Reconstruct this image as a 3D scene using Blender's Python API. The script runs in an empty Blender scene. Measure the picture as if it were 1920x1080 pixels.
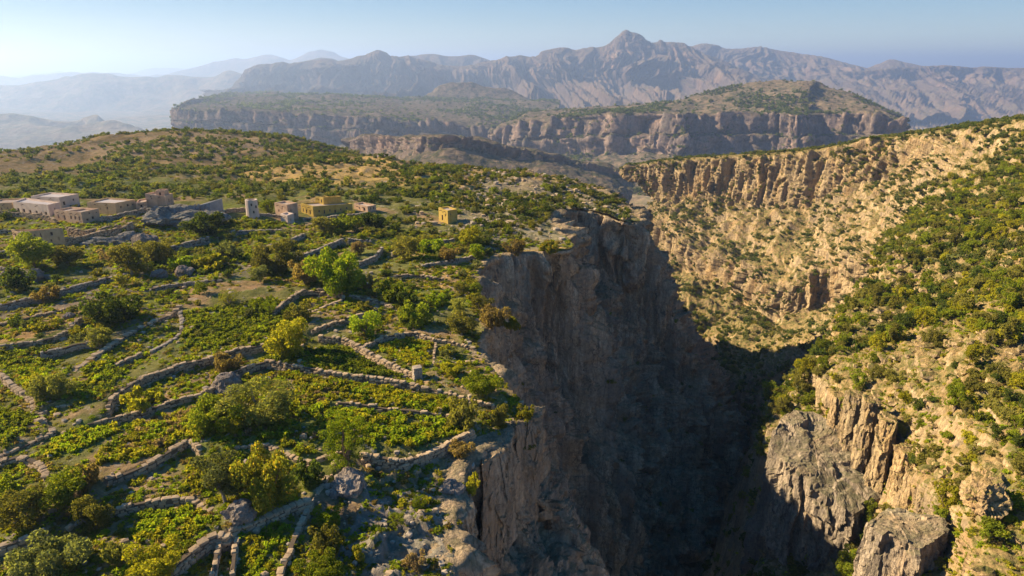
import bpy, math, random
import numpy as np
from mathutils import Vector

scene = bpy.context.scene
COL = scene.collection

# ------------------------------------------------------------------ camera, sky, sun, exposure
F_PX, PITCH = 1280.0, math.radians(18.2)
SP, CP = math.sin(PITCH), math.cos(PITCH)
cam_data = bpy.data.cameras.new('camera')
cam_data.sensor_width = 36.0
cam_data.lens = 36.0 * F_PX / 1920.0
cam_data.clip_start = 0.5
cam_data.clip_end = 80000
cam = bpy.data.objects.new('camera', cam_data)
cam.rotation_euler = (math.pi / 2 - PITCH, 0, 0)
COL.objects.link(cam)
scene.camera = cam

SUN_EL, SUN_AZ = math.radians(33.0), math.radians(-80.0)   # azimuth from +Y (the view), minus = left
world = bpy.data.worlds.new('World')
scene.world = world
world.use_nodes = True
wn = world.node_tree.nodes
wl = world.node_tree.links
wn.clear()
sky = wn.new('ShaderNodeTexSky')
sky.sky_type = 'NISHITA'
sky.sun_disc = False
sky.sun_elevation = SUN_EL
sky.sun_rotation = SUN_AZ
sky.altitude = 1500
sky.air_density = 1.0
sky.dust_density = 0.35
sky.ozone_density = 3.5
wbg = wn.new('ShaderNodeBackground')
wbg.inputs['Strength'].default_value = 0.088
wout = wn.new('ShaderNodeOutputWorld')
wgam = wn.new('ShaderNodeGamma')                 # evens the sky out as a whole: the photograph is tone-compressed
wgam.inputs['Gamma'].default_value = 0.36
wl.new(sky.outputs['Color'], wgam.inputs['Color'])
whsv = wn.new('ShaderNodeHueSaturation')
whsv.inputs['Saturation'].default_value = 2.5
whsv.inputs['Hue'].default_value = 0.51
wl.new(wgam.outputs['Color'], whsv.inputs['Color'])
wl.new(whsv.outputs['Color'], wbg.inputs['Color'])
wl.new(wbg.outputs['Background'], wout.inputs['Surface'])

sun_data = bpy.data.lights.new('sun', 'SUN')
sun_data.energy = 4.4
sun_data.angle = math.radians(0.5)
sun_data.color = (1.0, 0.78, 0.49)
sun = bpy.data.objects.new('sun', sun_data)
to_sun = Vector((math.sin(SUN_AZ) * math.cos(SUN_EL), math.cos(SUN_AZ) * math.cos(SUN_EL), math.sin(SUN_EL)))
sun.rotation_euler = (-to_sun).to_track_quat('-Z', 'Y').to_euler()
COL.objects.link(sun)

scene.view_settings.view_transform = 'Standard'
scene.view_settings.look = 'None'
scene.view_settings.gamma = 1.0
scene.view_settings.use_curve_mapping = False
scene.view_settings.exposure = 2.1
scene.cycles.use_denoising = True
scene.cycles.max_bounces = 5
scene.cycles.diffuse_bounces = 4
scene.cycles.transmission_bounces = 3
scene.cycles.volume_bounces = 0
HAZE_DENSITY = 0.000108
HAZE_COLOR = (0.43, 0.61, 1.0)
HAZE_ANISO = 0.40

rnd = random.Random(7)
nrng = np.random.default_rng(11)

# ------------------------------------------------------------------ projection helpers (photo pixel + distance -> point in the world)
def ray(u, v):
    yc = (540.0 - v) / F_PX
    k = CP + yc * SP
    return ((u - 960.0) / F_PX / k, 1.0, (-SP + yc * CP) / k)

def P(u, v, d):
    r = ray(u, v)
    return np.array((r[0] * d, d, r[2] * d))

# ------------------------------------------------------------------ noise (numpy)
_perm = np.random.default_rng(5).permutation(256).astype(np.int32)
_perm = np.concatenate([_perm, _perm])
_g = np.random.default_rng(6).normal(size=(256, 3))
_g /= np.linalg.norm(_g, axis=1)[:, None]

def _h(i, j, k):
    return _perm[(_perm[(_perm[i & 255] + j) & 255] + k) & 255]

def perlin(x, y, z):
    x, y, z = np.broadcast_arrays(np.asarray(x, float), np.asarray(y, float), np.asarray(z, float))
    xi, yi, zi = np.floor(x).astype(np.int64), np.floor(y).astype(np.int64), np.floor(z).astype(np.int64)
    xf, yf, zf = x - xi, y - yi, z - zi
    u, v, w = [t * t * t * (t * (t * 6 - 15) + 10) for t in (xf, yf, zf)]
    r = 0
    for a in (0, 1):
        wa = u if a else 1 - u
        for b in (0, 1):
            wb = v if b else 1 - v
            for c in (0, 1):
                wc = w if c else 1 - w
                g = _g[_h(xi + a, yi + b, zi + c)]
                r = r + wa * wb * wc * (g[..., 0] * (xf - a) + g[..., 1] * (yf - b) + g[..., 2] * (zf - c))
    return r * 1.5

def fbm(x, y, z, o=4, g=0.5):
    r, a, f = 0, 1.0, 1.0
    for i in range(o):
        r = r + a * perlin(x * f + 17.3 * i, y * f - 9.1 * i, z * f + 3.7 * i)
        a *= g
        f *= 2.03
    return r

def ridged(x, y, z, o=3, g=0.5):
    r, a, f, t = 0, 1.0, 1.0, 0
    for i in range(o):
        r = r + a * (1 - np.abs(perlin(x * f + 31.7 * i, y * f + 5.1 * i, z * f - 7.7 * i)) * 1.6)
        t += a
        a *= g
        f *= 2.1
    return r / t

def cells(x, y, z):
    """faceted blocks: every cell is its own tilted little plane"""
    xi, yi, zi = np.floor(x).astype(np.int64), np.floor(y).astype(np.int64), np.floor(z).astype(np.int64)
    best = np.full(x.shape, 1e9)
    val = np.zeros(x.shape)
    for a in (-1, 0, 1):
        for b in (-1, 0, 1):
            for c in (-1, 0, 1):
                h = _h(xi + a, yi + b, zi + c)
                g = _g[h]
                dx = xi + a + 0.5 + 0.45 * g[..., 0] - x
                dy = yi + b + 0.5 + 0.45 * g[..., 1] - y
                dz = zi + c + 0.5 + 0.45 * g[..., 2] - z
                d = dx * dx + dy * dy + dz * dz
                m = d < best
                best = np.where(m, d, best)
                g2 = _g[(h * 7 + 3) & 255]
                val = np.where(m, (h / 255.0 - 0.5) + 0.8 * (g2[..., 0] * dx + g2[..., 1] * dy + g2[..., 2] * dz), val)
    return val

def sstep(a, b, x):
    t = np.clip((x - a) / (b - a), 0, 1)
    return t * t * (3 - 2 * t)

# ------------------------------------------------------------------ mesh helpers
def mesh_from(name, V, faces, mat=None, smooth=False):
    me = bpy.data.meshes.new(name)
    V = np.asarray(V, dtype=np.float32).reshape(-1, 3)
    Fa = np.asarray(faces, dtype=np.int32)
    n = Fa.shape[1]
    me.vertices.add(len(V))
    me.vertices.foreach_set('co', V.ravel())
    me.loops.add(Fa.size)
    me.loops.foreach_set('vertex_index', Fa.ravel())
    me.polygons.add(len(Fa))
    me.polygons.foreach_set('loop_start', np.arange(0, Fa.size, n, dtype=np.int32))
    me.polygons.foreach_set('loop_total', np.full(len(Fa), n, dtype=np.int32))
    me.polygons.foreach_set('use_smooth', np.full(len(Fa), smooth, dtype=bool))
    if mat:
        me.materials.append(mat)
    me.update(calc_edges=True)
    return me

def mesh_mixed(name, V, faces, mat=None, smooth=False):
    me = bpy.data.meshes.new(name)
    me.from_pydata([tuple(v) for v in V], [], faces)
    if smooth:
        me.polygons.foreach_set('use_smooth', np.full(len(me.polygons), True))
    if mat:
        me.materials.append(mat)
    me.update()
    return me

def obj(name, me, parent=None, loc=None, rotz=None, scale=None, label=None, cat=None, group=None, kind=None):
    o = bpy.data.objects.new(name, me)
    COL.objects.link(o)
    if parent is not None:
        o.parent = parent
    if loc is not None:
        o.location = [float(c) for c in loc]
    if rotz is not None:
        o.rotation_euler = (0, 0, rotz)
    if scale is not None:
        o.scale = (scale,) * 3 if np.isscalar(scale) else scale
    if label:
        o['label'] = label
    if cat:
        o['category'] = cat
    if group:
        o['group'] = group
    if kind:
        o['kind'] = kind
    return o

def quads(nu, nv, flip=False):
    i = np.arange(nu - 1)[:, None] * nv + np.arange(nv - 1)[None, :]
    q = np.stack([i, i + 1, i + nv + 1, i + nv], -1).reshape(-1, 4)
    return q[:, ::-1] if flip else q

def add_float_attr(me, name, vals):
    a = me.attributes.new(name, 'FLOAT', 'POINT')
    a.data.foreach_set('value', np.asarray(vals, np.float32).ravel())

def add_col_attr(me, name, vals):
    a = me.attributes.new(name, 'FLOAT_COLOR', 'POINT')
    v = np.ones((len(vals), 4), np.float32)
    v[:, :3] = vals
    a.data.foreach_set('color', v.ravel())

# control net -> dense Catmull-Rom sheet
def cr_eval(C, counts, tension=0.5):
    C = np.asarray(C, float)
    out = []
    n = len(C)
    T = np.zeros_like(C)
    T[1:-1] = tension * (C[2:] - C[:-2])
    T[0] = tension * 2 * (C[1] - C[0])
    T[-1] = tension * 2 * (C[-1] - C[-2])
    # keep tangents from overshooting where neighbouring spans differ a lot in length
    L = np.linalg.norm(C[1:] - C[:-1], axis=-1)
    for i in range(n - 1):
        k = counts[i]
        t = np.arange(k) / k
        if i == n - 2:
            t = np.append(t, 1.0)
        t = t.reshape((-1,) + (1,) * (C.ndim - 1))
        def lim(Tv):
            ln = np.linalg.norm(Tv, axis=-1, keepdims=True) + 1e-9
            mx = 1.1 * L[i][..., None] if C.ndim > 1 else L[i]
            return Tv * np.minimum(1, mx / ln)
        t0, t1 = lim(T[i]), lim(T[i + 1])
        h00 = 2 * t**3 - 3 * t**2 + 1
        h10 = t**3 - 2 * t**2 + t
        h01 = -2 * t**3 + 3 * t**2
        h11 = t**3 - t**2
        out.append(h00 * C[i] + h10 * t0 + h01 * C[i + 1] + h11 * t1)
    return np.concatenate(out, 0)

def sheet(C, ncol, nrow, tc=0.5, tr=0.35):
    """C[col][row] control points -> V[nu, nv, 3]"""
    A = cr_eval(np.asarray(C, float), ncol, tc)
    B = cr_eval(np.swapaxes(A, 0, 1), nrow, tr)
    return np.ascontiguousarray(np.swapaxes(B, 0, 1))

def normals(V, sign=-1):
    N = sign * np.cross(np.gradient(V, axis=0), np.gradient(V, axis=1))
    return N / (np.linalg.norm(N, axis=-1, keepdims=True) + 1e-12)

def blur(A, n):
    for _ in range(n):
        for ax in (0, 1):
            B = np.pad(A, [(1, 1) if k == ax else (0, 0) for k in range(A.ndim)], mode='edge')
            A = (np.take(B, range(0, B.shape[ax] - 2), ax) + 2 * A + np.take(B, range(2, B.shape[ax]), ax)) / 4
    return A

def rock_disp(V, S=1.0, big=1.0, mid=1.0, fine=1.0, ledge=1.0, vz=1.0):
    x, y, z = V[..., 0] / S, V[..., 1] / S, V[..., 2] / S * vz
    w = fbm(x * .05, y * .05, z * .05, 2) * 5
    f = big * 5.0 * (ridged(x * .085 + w * .06, y * .085, z * .014, 2) - .62)
    f += mid * 2.2 * (ridged(x * .26 + w * .1, y * .26, z * .035, 3) - .62)
    f += mid * 1.9 * cells(x * .30, y * .30, z * .10)
    f += fine * .75 * cells(x * .85, y * .85, z * .42)
    f += fine * .28 * fbm(x * 1.7, y * 1.7, z * .8, 3)
    ck = np.abs(perlin(x * .15 + w * .12, y * .15, z * .011))
    f -= mid * 2.4 * (1 - sstep(0, .075, ck))
    ck = np.abs(perlin(x * .45 + w * .2, y * .45 + 9, z * .05))
    f -= fine * .8 * (1 - sstep(0, .09, ck))
    s = z * .085 + .5 * fbm(x * .03, y * .03, z * .03, 2)
    fr = s - np.floor(s)
    f += ledge * 1.6 * (sstep(0, .35, fr) - sstep(.35, 1.0, fr) * 1.0 - .35)
    return f * S
# ------------------------------------------------------------------ materials
def new_mat(name):
    m = bpy.data.materials.new(name)
    m.use_nodes = True
    nt = m.node_tree
    nt.nodes.clear()
    out = nt.nodes.new('ShaderNodeOutputMaterial')
    return m, nt, out

class NB:
    """tiny node builder"""
    def __init__(s, nt):
        s.nt = nt
        s.geo = nt.nodes.new('ShaderNodeNewGeometry')
        s.pos = s.geo.outputs['Position']
    def link(s, a, b):
        s.nt.links.new(a, b)
    def mapping(s, scale, vec=None):
        m = s.nt.nodes.new('ShaderNodeMapping')
        m.inputs['Scale'].default_value = scale
        s.link(vec or s.pos, m.inputs['Vector'])
        return m.outputs['Vector']
    def noise(s, scale, detail=4, rough=0.55, vec=None, dist=0.0):
        n = s.nt.nodes.new('ShaderNodeTexNoise')
        n.inputs['Scale'].default_value = scale
        n.inputs['Detail'].default_value = detail
        n.inputs['Roughness'].default_value = rough
        n.inputs['Distortion'].default_value = dist
        s.link(vec or s.pos, n.inputs['Vector'])
        return n.outputs['Fac']
    def voro(s, scale, vec=None, feature='F1', out='Distance'):
        n = s.nt.nodes.new('ShaderNodeTexVoronoi')
        n.feature = feature
        n.inputs['Scale'].default_value = scale
        s.link(vec or s.pos, n.inputs['Vector'])
        return n.outputs[out]
    def ramp(s, fac, stops):
        r = s.nt.nodes.new('ShaderNodeValToRGB')
        e = r.color_ramp.elements
        while len(e) < len(stops):
            e.new(0.5)
        for el, (p, c) in zip(e, stops):
            el.position = p
            el.color = (c, c, c, 1) if np.isscalar(c) else (*c, 1)
        s.link(fac, r.inputs['Fac'])
        return r.outputs['Color']
    def mix(s, fac, a, b, mode='MIX'):
        m = s.nt.nodes.new('ShaderNodeMix')
        m.data_type = 'RGBA'
        m.blend_type = mode
        for k, v in ((0, fac), (6, a), (7, b)):
            if hasattr(v, 'is_linked') or hasattr(v, 'links'):
                s.link(v, m.inputs[k])
            elif k == 0:
                m.inputs[0].default_value = v
            else:
                m.inputs[k].default_value = (*v, 1) if not np.isscalar(v) else (v, v, v, 1)
        return m.outputs[2]
    def math(s, op, a, b=0.0, clamp=False):
        m = s.nt.nodes.new('ShaderNodeMath')
        m.operation = op
        m.use_clamp = clamp
        for k, v in ((0, a), (1, b)):
            if np.isscalar(v):
                m.inputs[k].default_value = v
            else:
                s.link(v, m.inputs[k])
        return m.outputs[0]
    def sep(s, vec):
        x = s.nt.nodes.new('ShaderNodeSeparateXYZ')
        s.link(vec, x.inputs[0])
        return x.outputs
    def attr(s, name, out='Color'):
        a = s.nt.nodes.new('ShaderNodeAttribute')
        a.attribute_name = name
        return a.outputs[out]
    def bump(s, h, strength, dist, normal=None):
        b = s.nt.nodes.new('ShaderNodeBump')
        b.inputs['Strength'].default_value = strength
        b.inputs['Distance'].default_value = dist
        s.link(h, b.inputs['Height'])
        if normal:
            s.link(normal, b.inputs['Normal'])
        return b.outputs['Normal']
    def diffuse(s, col, normal=None, rough=0.9):
        d = s.nt.nodes.new('ShaderNodeBsdfDiffuse')
        if hasattr(col, 'links'):
            s.link(col, d.inputs['Color'])
        else:
            d.inputs['Color'].default_value = (*col, 1)
        d.inputs['Roughness'].default_value = rough
        if normal:
            s.link(normal, d.inputs['Normal'])
        return d.outputs[0]

def rock_material(name, S=1.0, a=(.27, .22, .185), b=(.36, .31, .265), c=(.13, .115, .11), warm=(.40, .25, .13),
                  warm_amt=.35, veg=(.10, .105, .04), soil=(.27, .20, .12), veg_amt=.5, bump=1.0, streak=.75, lo=.45, band=.55, crack=.0):
    m, nt, out = new_mat(name)
    n = NB(nt)
    f = 1.0 / S
    big = n.noise(.045 * f, 4, .6)
    base = n.mix(n.ramp(big, [(.35, 0), (.65, 1)]), a, b)
    st = n.noise(1.0, 5, .62, n.mapping((.32 * f, .32 * f, .022 * f)), .4)          # water streaks run down the face
    base = n.mix(n.math('MULTIPLY', n.ramp(st, [(.44, 0), (.66, 1)]), streak), base, c)
    st2 = n.noise(1.0, 4, .6, n.mapping((.14 * f, .14 * f, .05 * f)))
    base = n.mix(n.math('MULTIPLY', n.ramp(st2, [(.50, 0), (.70, 1)]), warm_amt), base, warm)
    lay = n.noise(1.0, 3, .6, n.mapping((.012 * f, .012 * f, .33 * f)))              # faint bedding
    base = n.mix(.35, base, n.ramp(lay, [(.3, band), (.7, 1.35)]), 'MULTIPLY')
    st3 = n.noise(1.0, 4, .65, n.mapping((1.1 * f, 1.1 * f, .05 * f)), .3)
    base = n.mix(n.math('MULTIPLY', n.ramp(st3, [(.50, 0), (.66, 1)]), streak * .8), base, c)
    fine = n.noise(1.6 * f, 6, .7)
    base = n.mix(.8, base, n.ramp(fine, [(.25, lo), (.5, 1.0), (.75, 1.5)]), 'MULTIPLY')
    if crack:      # joints and fissures, broken up by noise
        wv = n.nt.nodes.new('ShaderNodeVectorMath')
        wv.operation = 'ADD'
        nv = n.nt.nodes.new('ShaderNodeTexNoise')
        nv.inputs['Scale'].default_value = .35 * f
        nv.inputs['Detail'].default_value = 4
        n.link(n.pos, nv.inputs['Vector'])
        n.link(n.mapping((.30 * f, .30 * f, .055 * f)), wv.inputs[0])
        n.link(nv.outputs['Color'], wv.inputs[1])
        for (scl, wd) in ((1.0, .045), (3.1, .06)):
            e = n.voro(scl, wv.outputs[0], 'DISTANCE_TO_EDGE', 'Distance')
            m_ = n.math('MULTIPLY', n.ramp(e, [(0.0, 1), (wd, 0)]), n.ramp(n.noise(.12 * f * scl, 3, .6), [(.40, 0), (.58, 1)]))
            base = n.mix(n.math('MULTIPLY', m_, crack), base, (.06, .05, .045))
        dark = n.noise(1.0, 4, .6, n.mapping((.11 * f, .11 * f, .010 * f)), .5)
        base = n.mix(n.math('MULTIPLY', n.ramp(dark, [(.50, 0), (.60, 1)]), .55), base, c)
    nz = n.sep(n.geo.outputs['Normal'])[2]
    vn = n.noise(.30 * f, 5, .68)
    flat = n.ramp(n.math('ADD', nz, n.math('MULTIPLY', n.math('SUBTRACT', vn, .5), .9)), [(.42, 0), (.68, 1)])
    gcol = n.mix(n.ramp(n.noise(.55 * f, 5, .7), [(.42, 0), (.58, 1)]), soil, veg)
    base = n.mix(n.math('MULTIPLY', flat, veg_amt), base, gcol)
    h = n.math('ADD', n.math('MULTIPLY', n.noise(.55 * f, 8, .68), 1.4), n.math('MULTIPLY', n.noise(1.0, 6, .65, n.mapping((1.3 * f, 1.3 * f, .22 * f))), 1.0))
    h = n.math('ADD', h, n.math('MULTIPLY', n.voro(.8 * f, n.mapping((1, 1, .5)), 'F1'), .35))
    nrm = n.bump(h, .9 * bump, 1.1 * S)
    n.link(n.diffuse(base, nrm), out.inputs['Surface'])
    return m

def leaf_material(name, c1, c2, c3=None, trans=.48):
    m, nt, out = new_mat(name)
    n = NB(nt)
    oi = nt.nodes.new('ShaderNodeObjectInfo')
    isl = n.geo.outputs['Random Per Island']
    col = n.mix(isl, c1, c2)
    if c3:
        col = n.mix(n.ramp(isl, [(.86, 0), (.9, 1)]), col, c3)
    col = n.mix(1.0, col, n.ramp(oi.outputs['Random'], [(0, .72), (1, 1.28)]), 'MULTIPLY')
    d = n.diffuse(col)
    t = nt.nodes.new('ShaderNodeBsdfTranslucent')
    tc = n.mix(1.0, col, (1.3, 1.3, .6), 'MULTIPLY')
    n.link(tc, t.inputs['Color'])
    mx = nt.nodes.new('ShaderNodeMixShader')
    mx.inputs[0].default_value = trans
    n.link(d, mx.inputs[1])
    n.link(t.outputs[0], mx.inputs[2])
    n.link(mx.outputs[0], out.inputs['Surface'])
    return m

def plain_material(name, c1, c2, scale=2.0, bump=.4, bdist=.05, stain=None, per_obj=0.0):
    m, nt, out = new_mat(name)
    n = NB(nt)
    v = n.noise(scale, 6, .68)
    col = n.mix(n.ramp(v, [(.35, 0), (.65, 1)]), c1, c2)
    if stain:
        col = n.mix(n.math('MULTIPLY', n.ramp(n.noise(1.0, 5, .6, n.mapping((scale * .6, scale * .6, scale * .16))), [(.5, 0), (.68, 1)]), .65), col, stain)
    if per_obj:
        oi = nt.nodes.new('ShaderNodeObjectInfo')
        col = n.mix(1.0, col, n.ramp(oi.outputs['Random'], [(0, 1 - per_obj), (1, 1 + per_obj)]), 'MULTIPLY')
    nrm = n.bump(n.noise(scale * 3, 6, .7), bump, bdist)
    n.link(n.diffuse(col, nrm), out.inputs['Surface'])
    return m

def stone_material(name, c1, c2, c3):
    """dry stone: every stone (object or island) has its own tone"""
    m, nt, out = new_mat(name)
    n = NB(nt)
    oi = nt.nodes.new('ShaderNodeObjectInfo')
    r = n.math('FRACT', n.math('ADD', n.geo.outputs['Random Per Island'], oi.outputs['Random']))
    col = n.mix(r, c1, c2)
    col = n.mix(n.ramp(n.noise(.9, 5, .65), [(.45, 0), (.7, .8)]), col, c3)
    col = n.mix(.7, col, n.ramp(n.noise(6, 5, .7), [(.3, .6), (.7, 1.3)]), 'MULTIPLY')
    nrm = n.bump(n.noise(9, 5, .7), .6, .04)
    n.link(n.diffuse(col, nrm), out.inputs['Surface'])
    return m

M = {}
M['rock_left'] = rock_material('cliff_rock_grey', 1.0, a=(.49, .36, .235), b=(.56, .45, .32), c=(.21, .17, .13), warm=(.54, .34, .18), warm_amt=.6, lo=.6, crack=.6, band=.75, veg=(.075, .085, .035), soil=(.24, .18, .11))
M['rock_right'] = rock_material('cliff_rock_warm', 1.0, a=(.31, .235, .14), b=(.38, .30, .185), c=(.15, .12, .09), warm=(.39, .24, .095), warm_amt=.5, veg=(.075, .085, .02), soil=(.23, .165, .075), veg_amt=.85, streak=.7)
M['rock_mesa'] = rock_material('mesa_rock', 10.0, a=(.20, .155, .135), b=(.27, .205, .175), c=(.09, .085, .085), warm=(.36, .23, .16), warm_amt=.55, veg=(.05, .058, .03), soil=(.17, .13, .09), veg_amt=.9, bump=.7)
M['rock_mount'] = rock_material('mountain_rock', 40.0, a=(.12, .095, .09), b=(.18, .135, .115), c=(.055, .05, .05), warm=(.36, .23, .15), warm_amt=.6, band=.3, veg=(.13, .115, .07), soil=(.17, .125, .095), veg_amt=.55, bump=.8, streak=.4)
M['far_hill'] = rock_material('far_hill_ground', 60.0, veg=(.12, .12, .06), veg_amt=.6, bump=.5)
M['valley'] = rock_material('valley_ground', 40.0, a=(.24, .20, .15), b=(.3, .25, .18), veg=(.09, .10, .05), veg_amt=.7, bump=.4)
M['rock_buttress'] = rock_material('buttress_rock_grey', 1.0, crack=.7, a=(.26, .215, .165), b=(.34, .285, .22), c=(.12, .105, .09), warm=(.36, .23, .12), warm_amt=.55, veg=(.07, .08, .03), soil=(.16, .13, .08))
M['boulder'] = rock_material('boulder_rock', .25, a=(.22, .18, .15), b=(.29, .25, .215), c=(.12, .11, .105), warm_amt=.2, veg_amt=.0)
M['outcrop'] = rock_material('blue_grey_outcrop', .5, a=(.26, .255, .25), b=(.35, .345, .34), c=(.13, .13, .135), warm_amt=.12, veg=(.08, .10, .04), veg_amt=.4)
M['stone'] = stone_material('dry_stone', (.42, .315, .20), (.29, .225, .155), (.50, .395, .27))
M['stone_dark'] = plain_material('wall_core_earth', (.10, .08, .06), (.14, .11, .08), 3)
M['stone_grey'] = stone_material('dry_stone_grey', (.37, .31, .24), (.26, .225, .18), (.44, .375, .30))

def ground_material():
    m, nt, out = new_mat('plateau_soil')
    n = NB(nt)
    col = n.attr('cover')
    v = n.noise(.9, 6, .7)
    col = n.mix(.85, col, n.ramp(v, [(.25, .5), (.5, 1.0), (.75, 1.5)]), 'MULTIPLY')
    col = n.mix(n.math('MULTIPLY', n.ramp(n.noise(.28, 6, .72), [(.5, 0), (.62, 1)]), .55), col, (.085, .095, .03))
    col = n.mix(n.math('MULTIPLY', n.ramp(n.noise(.5, 5, .7), [(.57, 0), (.66, 1)]), .7), col, (.30, .27, .235))
    nz = n.sep(n.geo.outputs['Normal'])[2]
    col = n.mix(n.ramp(nz, [(.55, 1), (.8, 0)]), col, (.25, .205, .165))
    h = n.math('ADD', n.noise(1.1, 8, .7), n.math('MULTIPLY', n.noise(5, 5, .7), .3))
    n.link(n.diffuse(col, n.bump(h, .8, .5)), out.inputs['Surface'])
    return m
M['ground'] = ground_material()
# ------------------------------------------------------------------ plateau base height: thin-plate spline through surveyed points
def at_z(u, v, z):
    r = ray(u, v)
    return (r[0] * z / r[2], z / r[2], z)

def at_d(u, v, d):
    r = ray(u, v)
    return (r[0] * d, d, r[2] * d)

_pts = [at_z(0, 1080, -37.5), at_z(480, 1080, -38.2), at_z(850, 1080, -40), at_z(0, 950, -37), at_z(500, 950, -37.6), at_z(800, 950, -39.3),
        at_z(0, 850, -36.6), at_z(500, 850, -36.8), at_z(840, 850, -39.2), at_z(1010, 782, -40.5), at_z(880, 780, -38.6),
        at_z(0, 750, -36), at_z(400, 750, -36), at_z(900, 730, -38.4), at_z(0, 650, -35), at_z(500, 650, -35.5), at_z(800, 650, -37.4), at_z(890, 650, -38.3),
        at_z(0, 550, -34), at_z(500, 550, -34.6), at_z(860, 550, -37.4), at_z(890, 505, -37.2), at_z(1078, 468, -38.5),
        at_z(0, 470, -33.6), at_z(250, 470, -33.8), at_z(500, 470, -34.2), at_z(800, 470, -36),
        at_z(0, 410, -32.5), at_z(250, 410, -31.8), at_z(500, 410, -33.5), at_z(800, 420, -36), at_z(950, 420, -37),
        at_z(0, 370, -33), at_z(300, 370, -33), at_z(600, 370, -34), at_z(850, 370, -36.5), at_z(1000, 380, -39.5),
        at_d(1050, 395, 190), at_d(1200, 412, 206), at_d(1165, 375, 228), at_d(1110, 347, 250), at_d(1030, 339, 280), at_d(950, 330, 285),
        at_d(830, 317, 290), at_d(750, 303, 295), at_d(680, 295, 300), at_d(600, 300, 290),
        at_d(0, 345, 205), at_d(250, 340, 210), at_d(450, 335, 225),
        at_d(0, 310, 370), at_d(150, 271, 385), at_d(250, 253, 395), at_d(400, 246.5, 400), at_d(500, 254, 400), at_d(570, 270, 398), at_d(630, 290, 395),
        at_d(-250, 350, 370), at_d(100, 318, 285), at_d(300, 303, 285), at_d(480, 308, 290),
        (-150, 480, -62), (-260, 520, -120), (-60, 470, -80), (-380, 400, -110), (-120, 560, -130), (20, 420, -110), (-30, 520, -150), (0, 360, -72),
        (-400, 600, -170), (-420, 250, -75), (-300, 210, -45), (-200, 120, -36), (-130, 60, -36), (-60, 15, -38), (0, 10, -41), (-130, 10, -38)]
_pts = np.array(_pts)
_SC = 100.0
def _tps(r2):
    return 0.5 * r2 * np.log(r2 + 1e-12)
_A = _pts[:, :2] / _SC
_n = len(_A)
_K = _tps(((_A[:, None] - _A[None]) ** 2).sum(-1)) + np.eye(_n) * 2e-4
_Pm = np.c_[np.ones(_n), _A]
_sol = np.linalg.solve(np.block([[_K, _Pm], [_Pm.T, np.zeros((3, 3))]]), np.r_[_pts[:, 2], np.zeros(3)])

def z_base(x, y):
    x, y = np.asarray(x, float), np.asarray(y, float)
    sh = np.broadcast(x, y).shape
    q = np.stack([np.broadcast_to(x, sh).ravel(), np.broadcast_to(y, sh).ravel()], 1) / _SC
    z = np.full(len(q), _sol[_n])
    z += q @ _sol[_n + 1:]
    for i in range(_n):
        z += _sol[i] * _tps(((q - _A[i]) ** 2).sum(1))
    return z.reshape(sh)

def G0(u, v, dz=0.0):
    """where the view ray through a photo pixel meets the plateau (raised by dz)"""
    r = ray(u, v)
    d = np.geomspace(25, 520, 700)
    f = r[2] * d - (z_base(r[0] * d, d) + dz)
    k = np.nonzero(f <= 0)[0]
    i = k[0] if len(k) else len(d) - 1
    if i > 0 and len(k):
        t = f[i - 1] / (f[i - 1] - f[i])
        dd = d[i - 1] + t * (d[i] - d[i - 1])
    else:
        dd = d[i]
    return np.array((r[0] * dd, dd))

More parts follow.
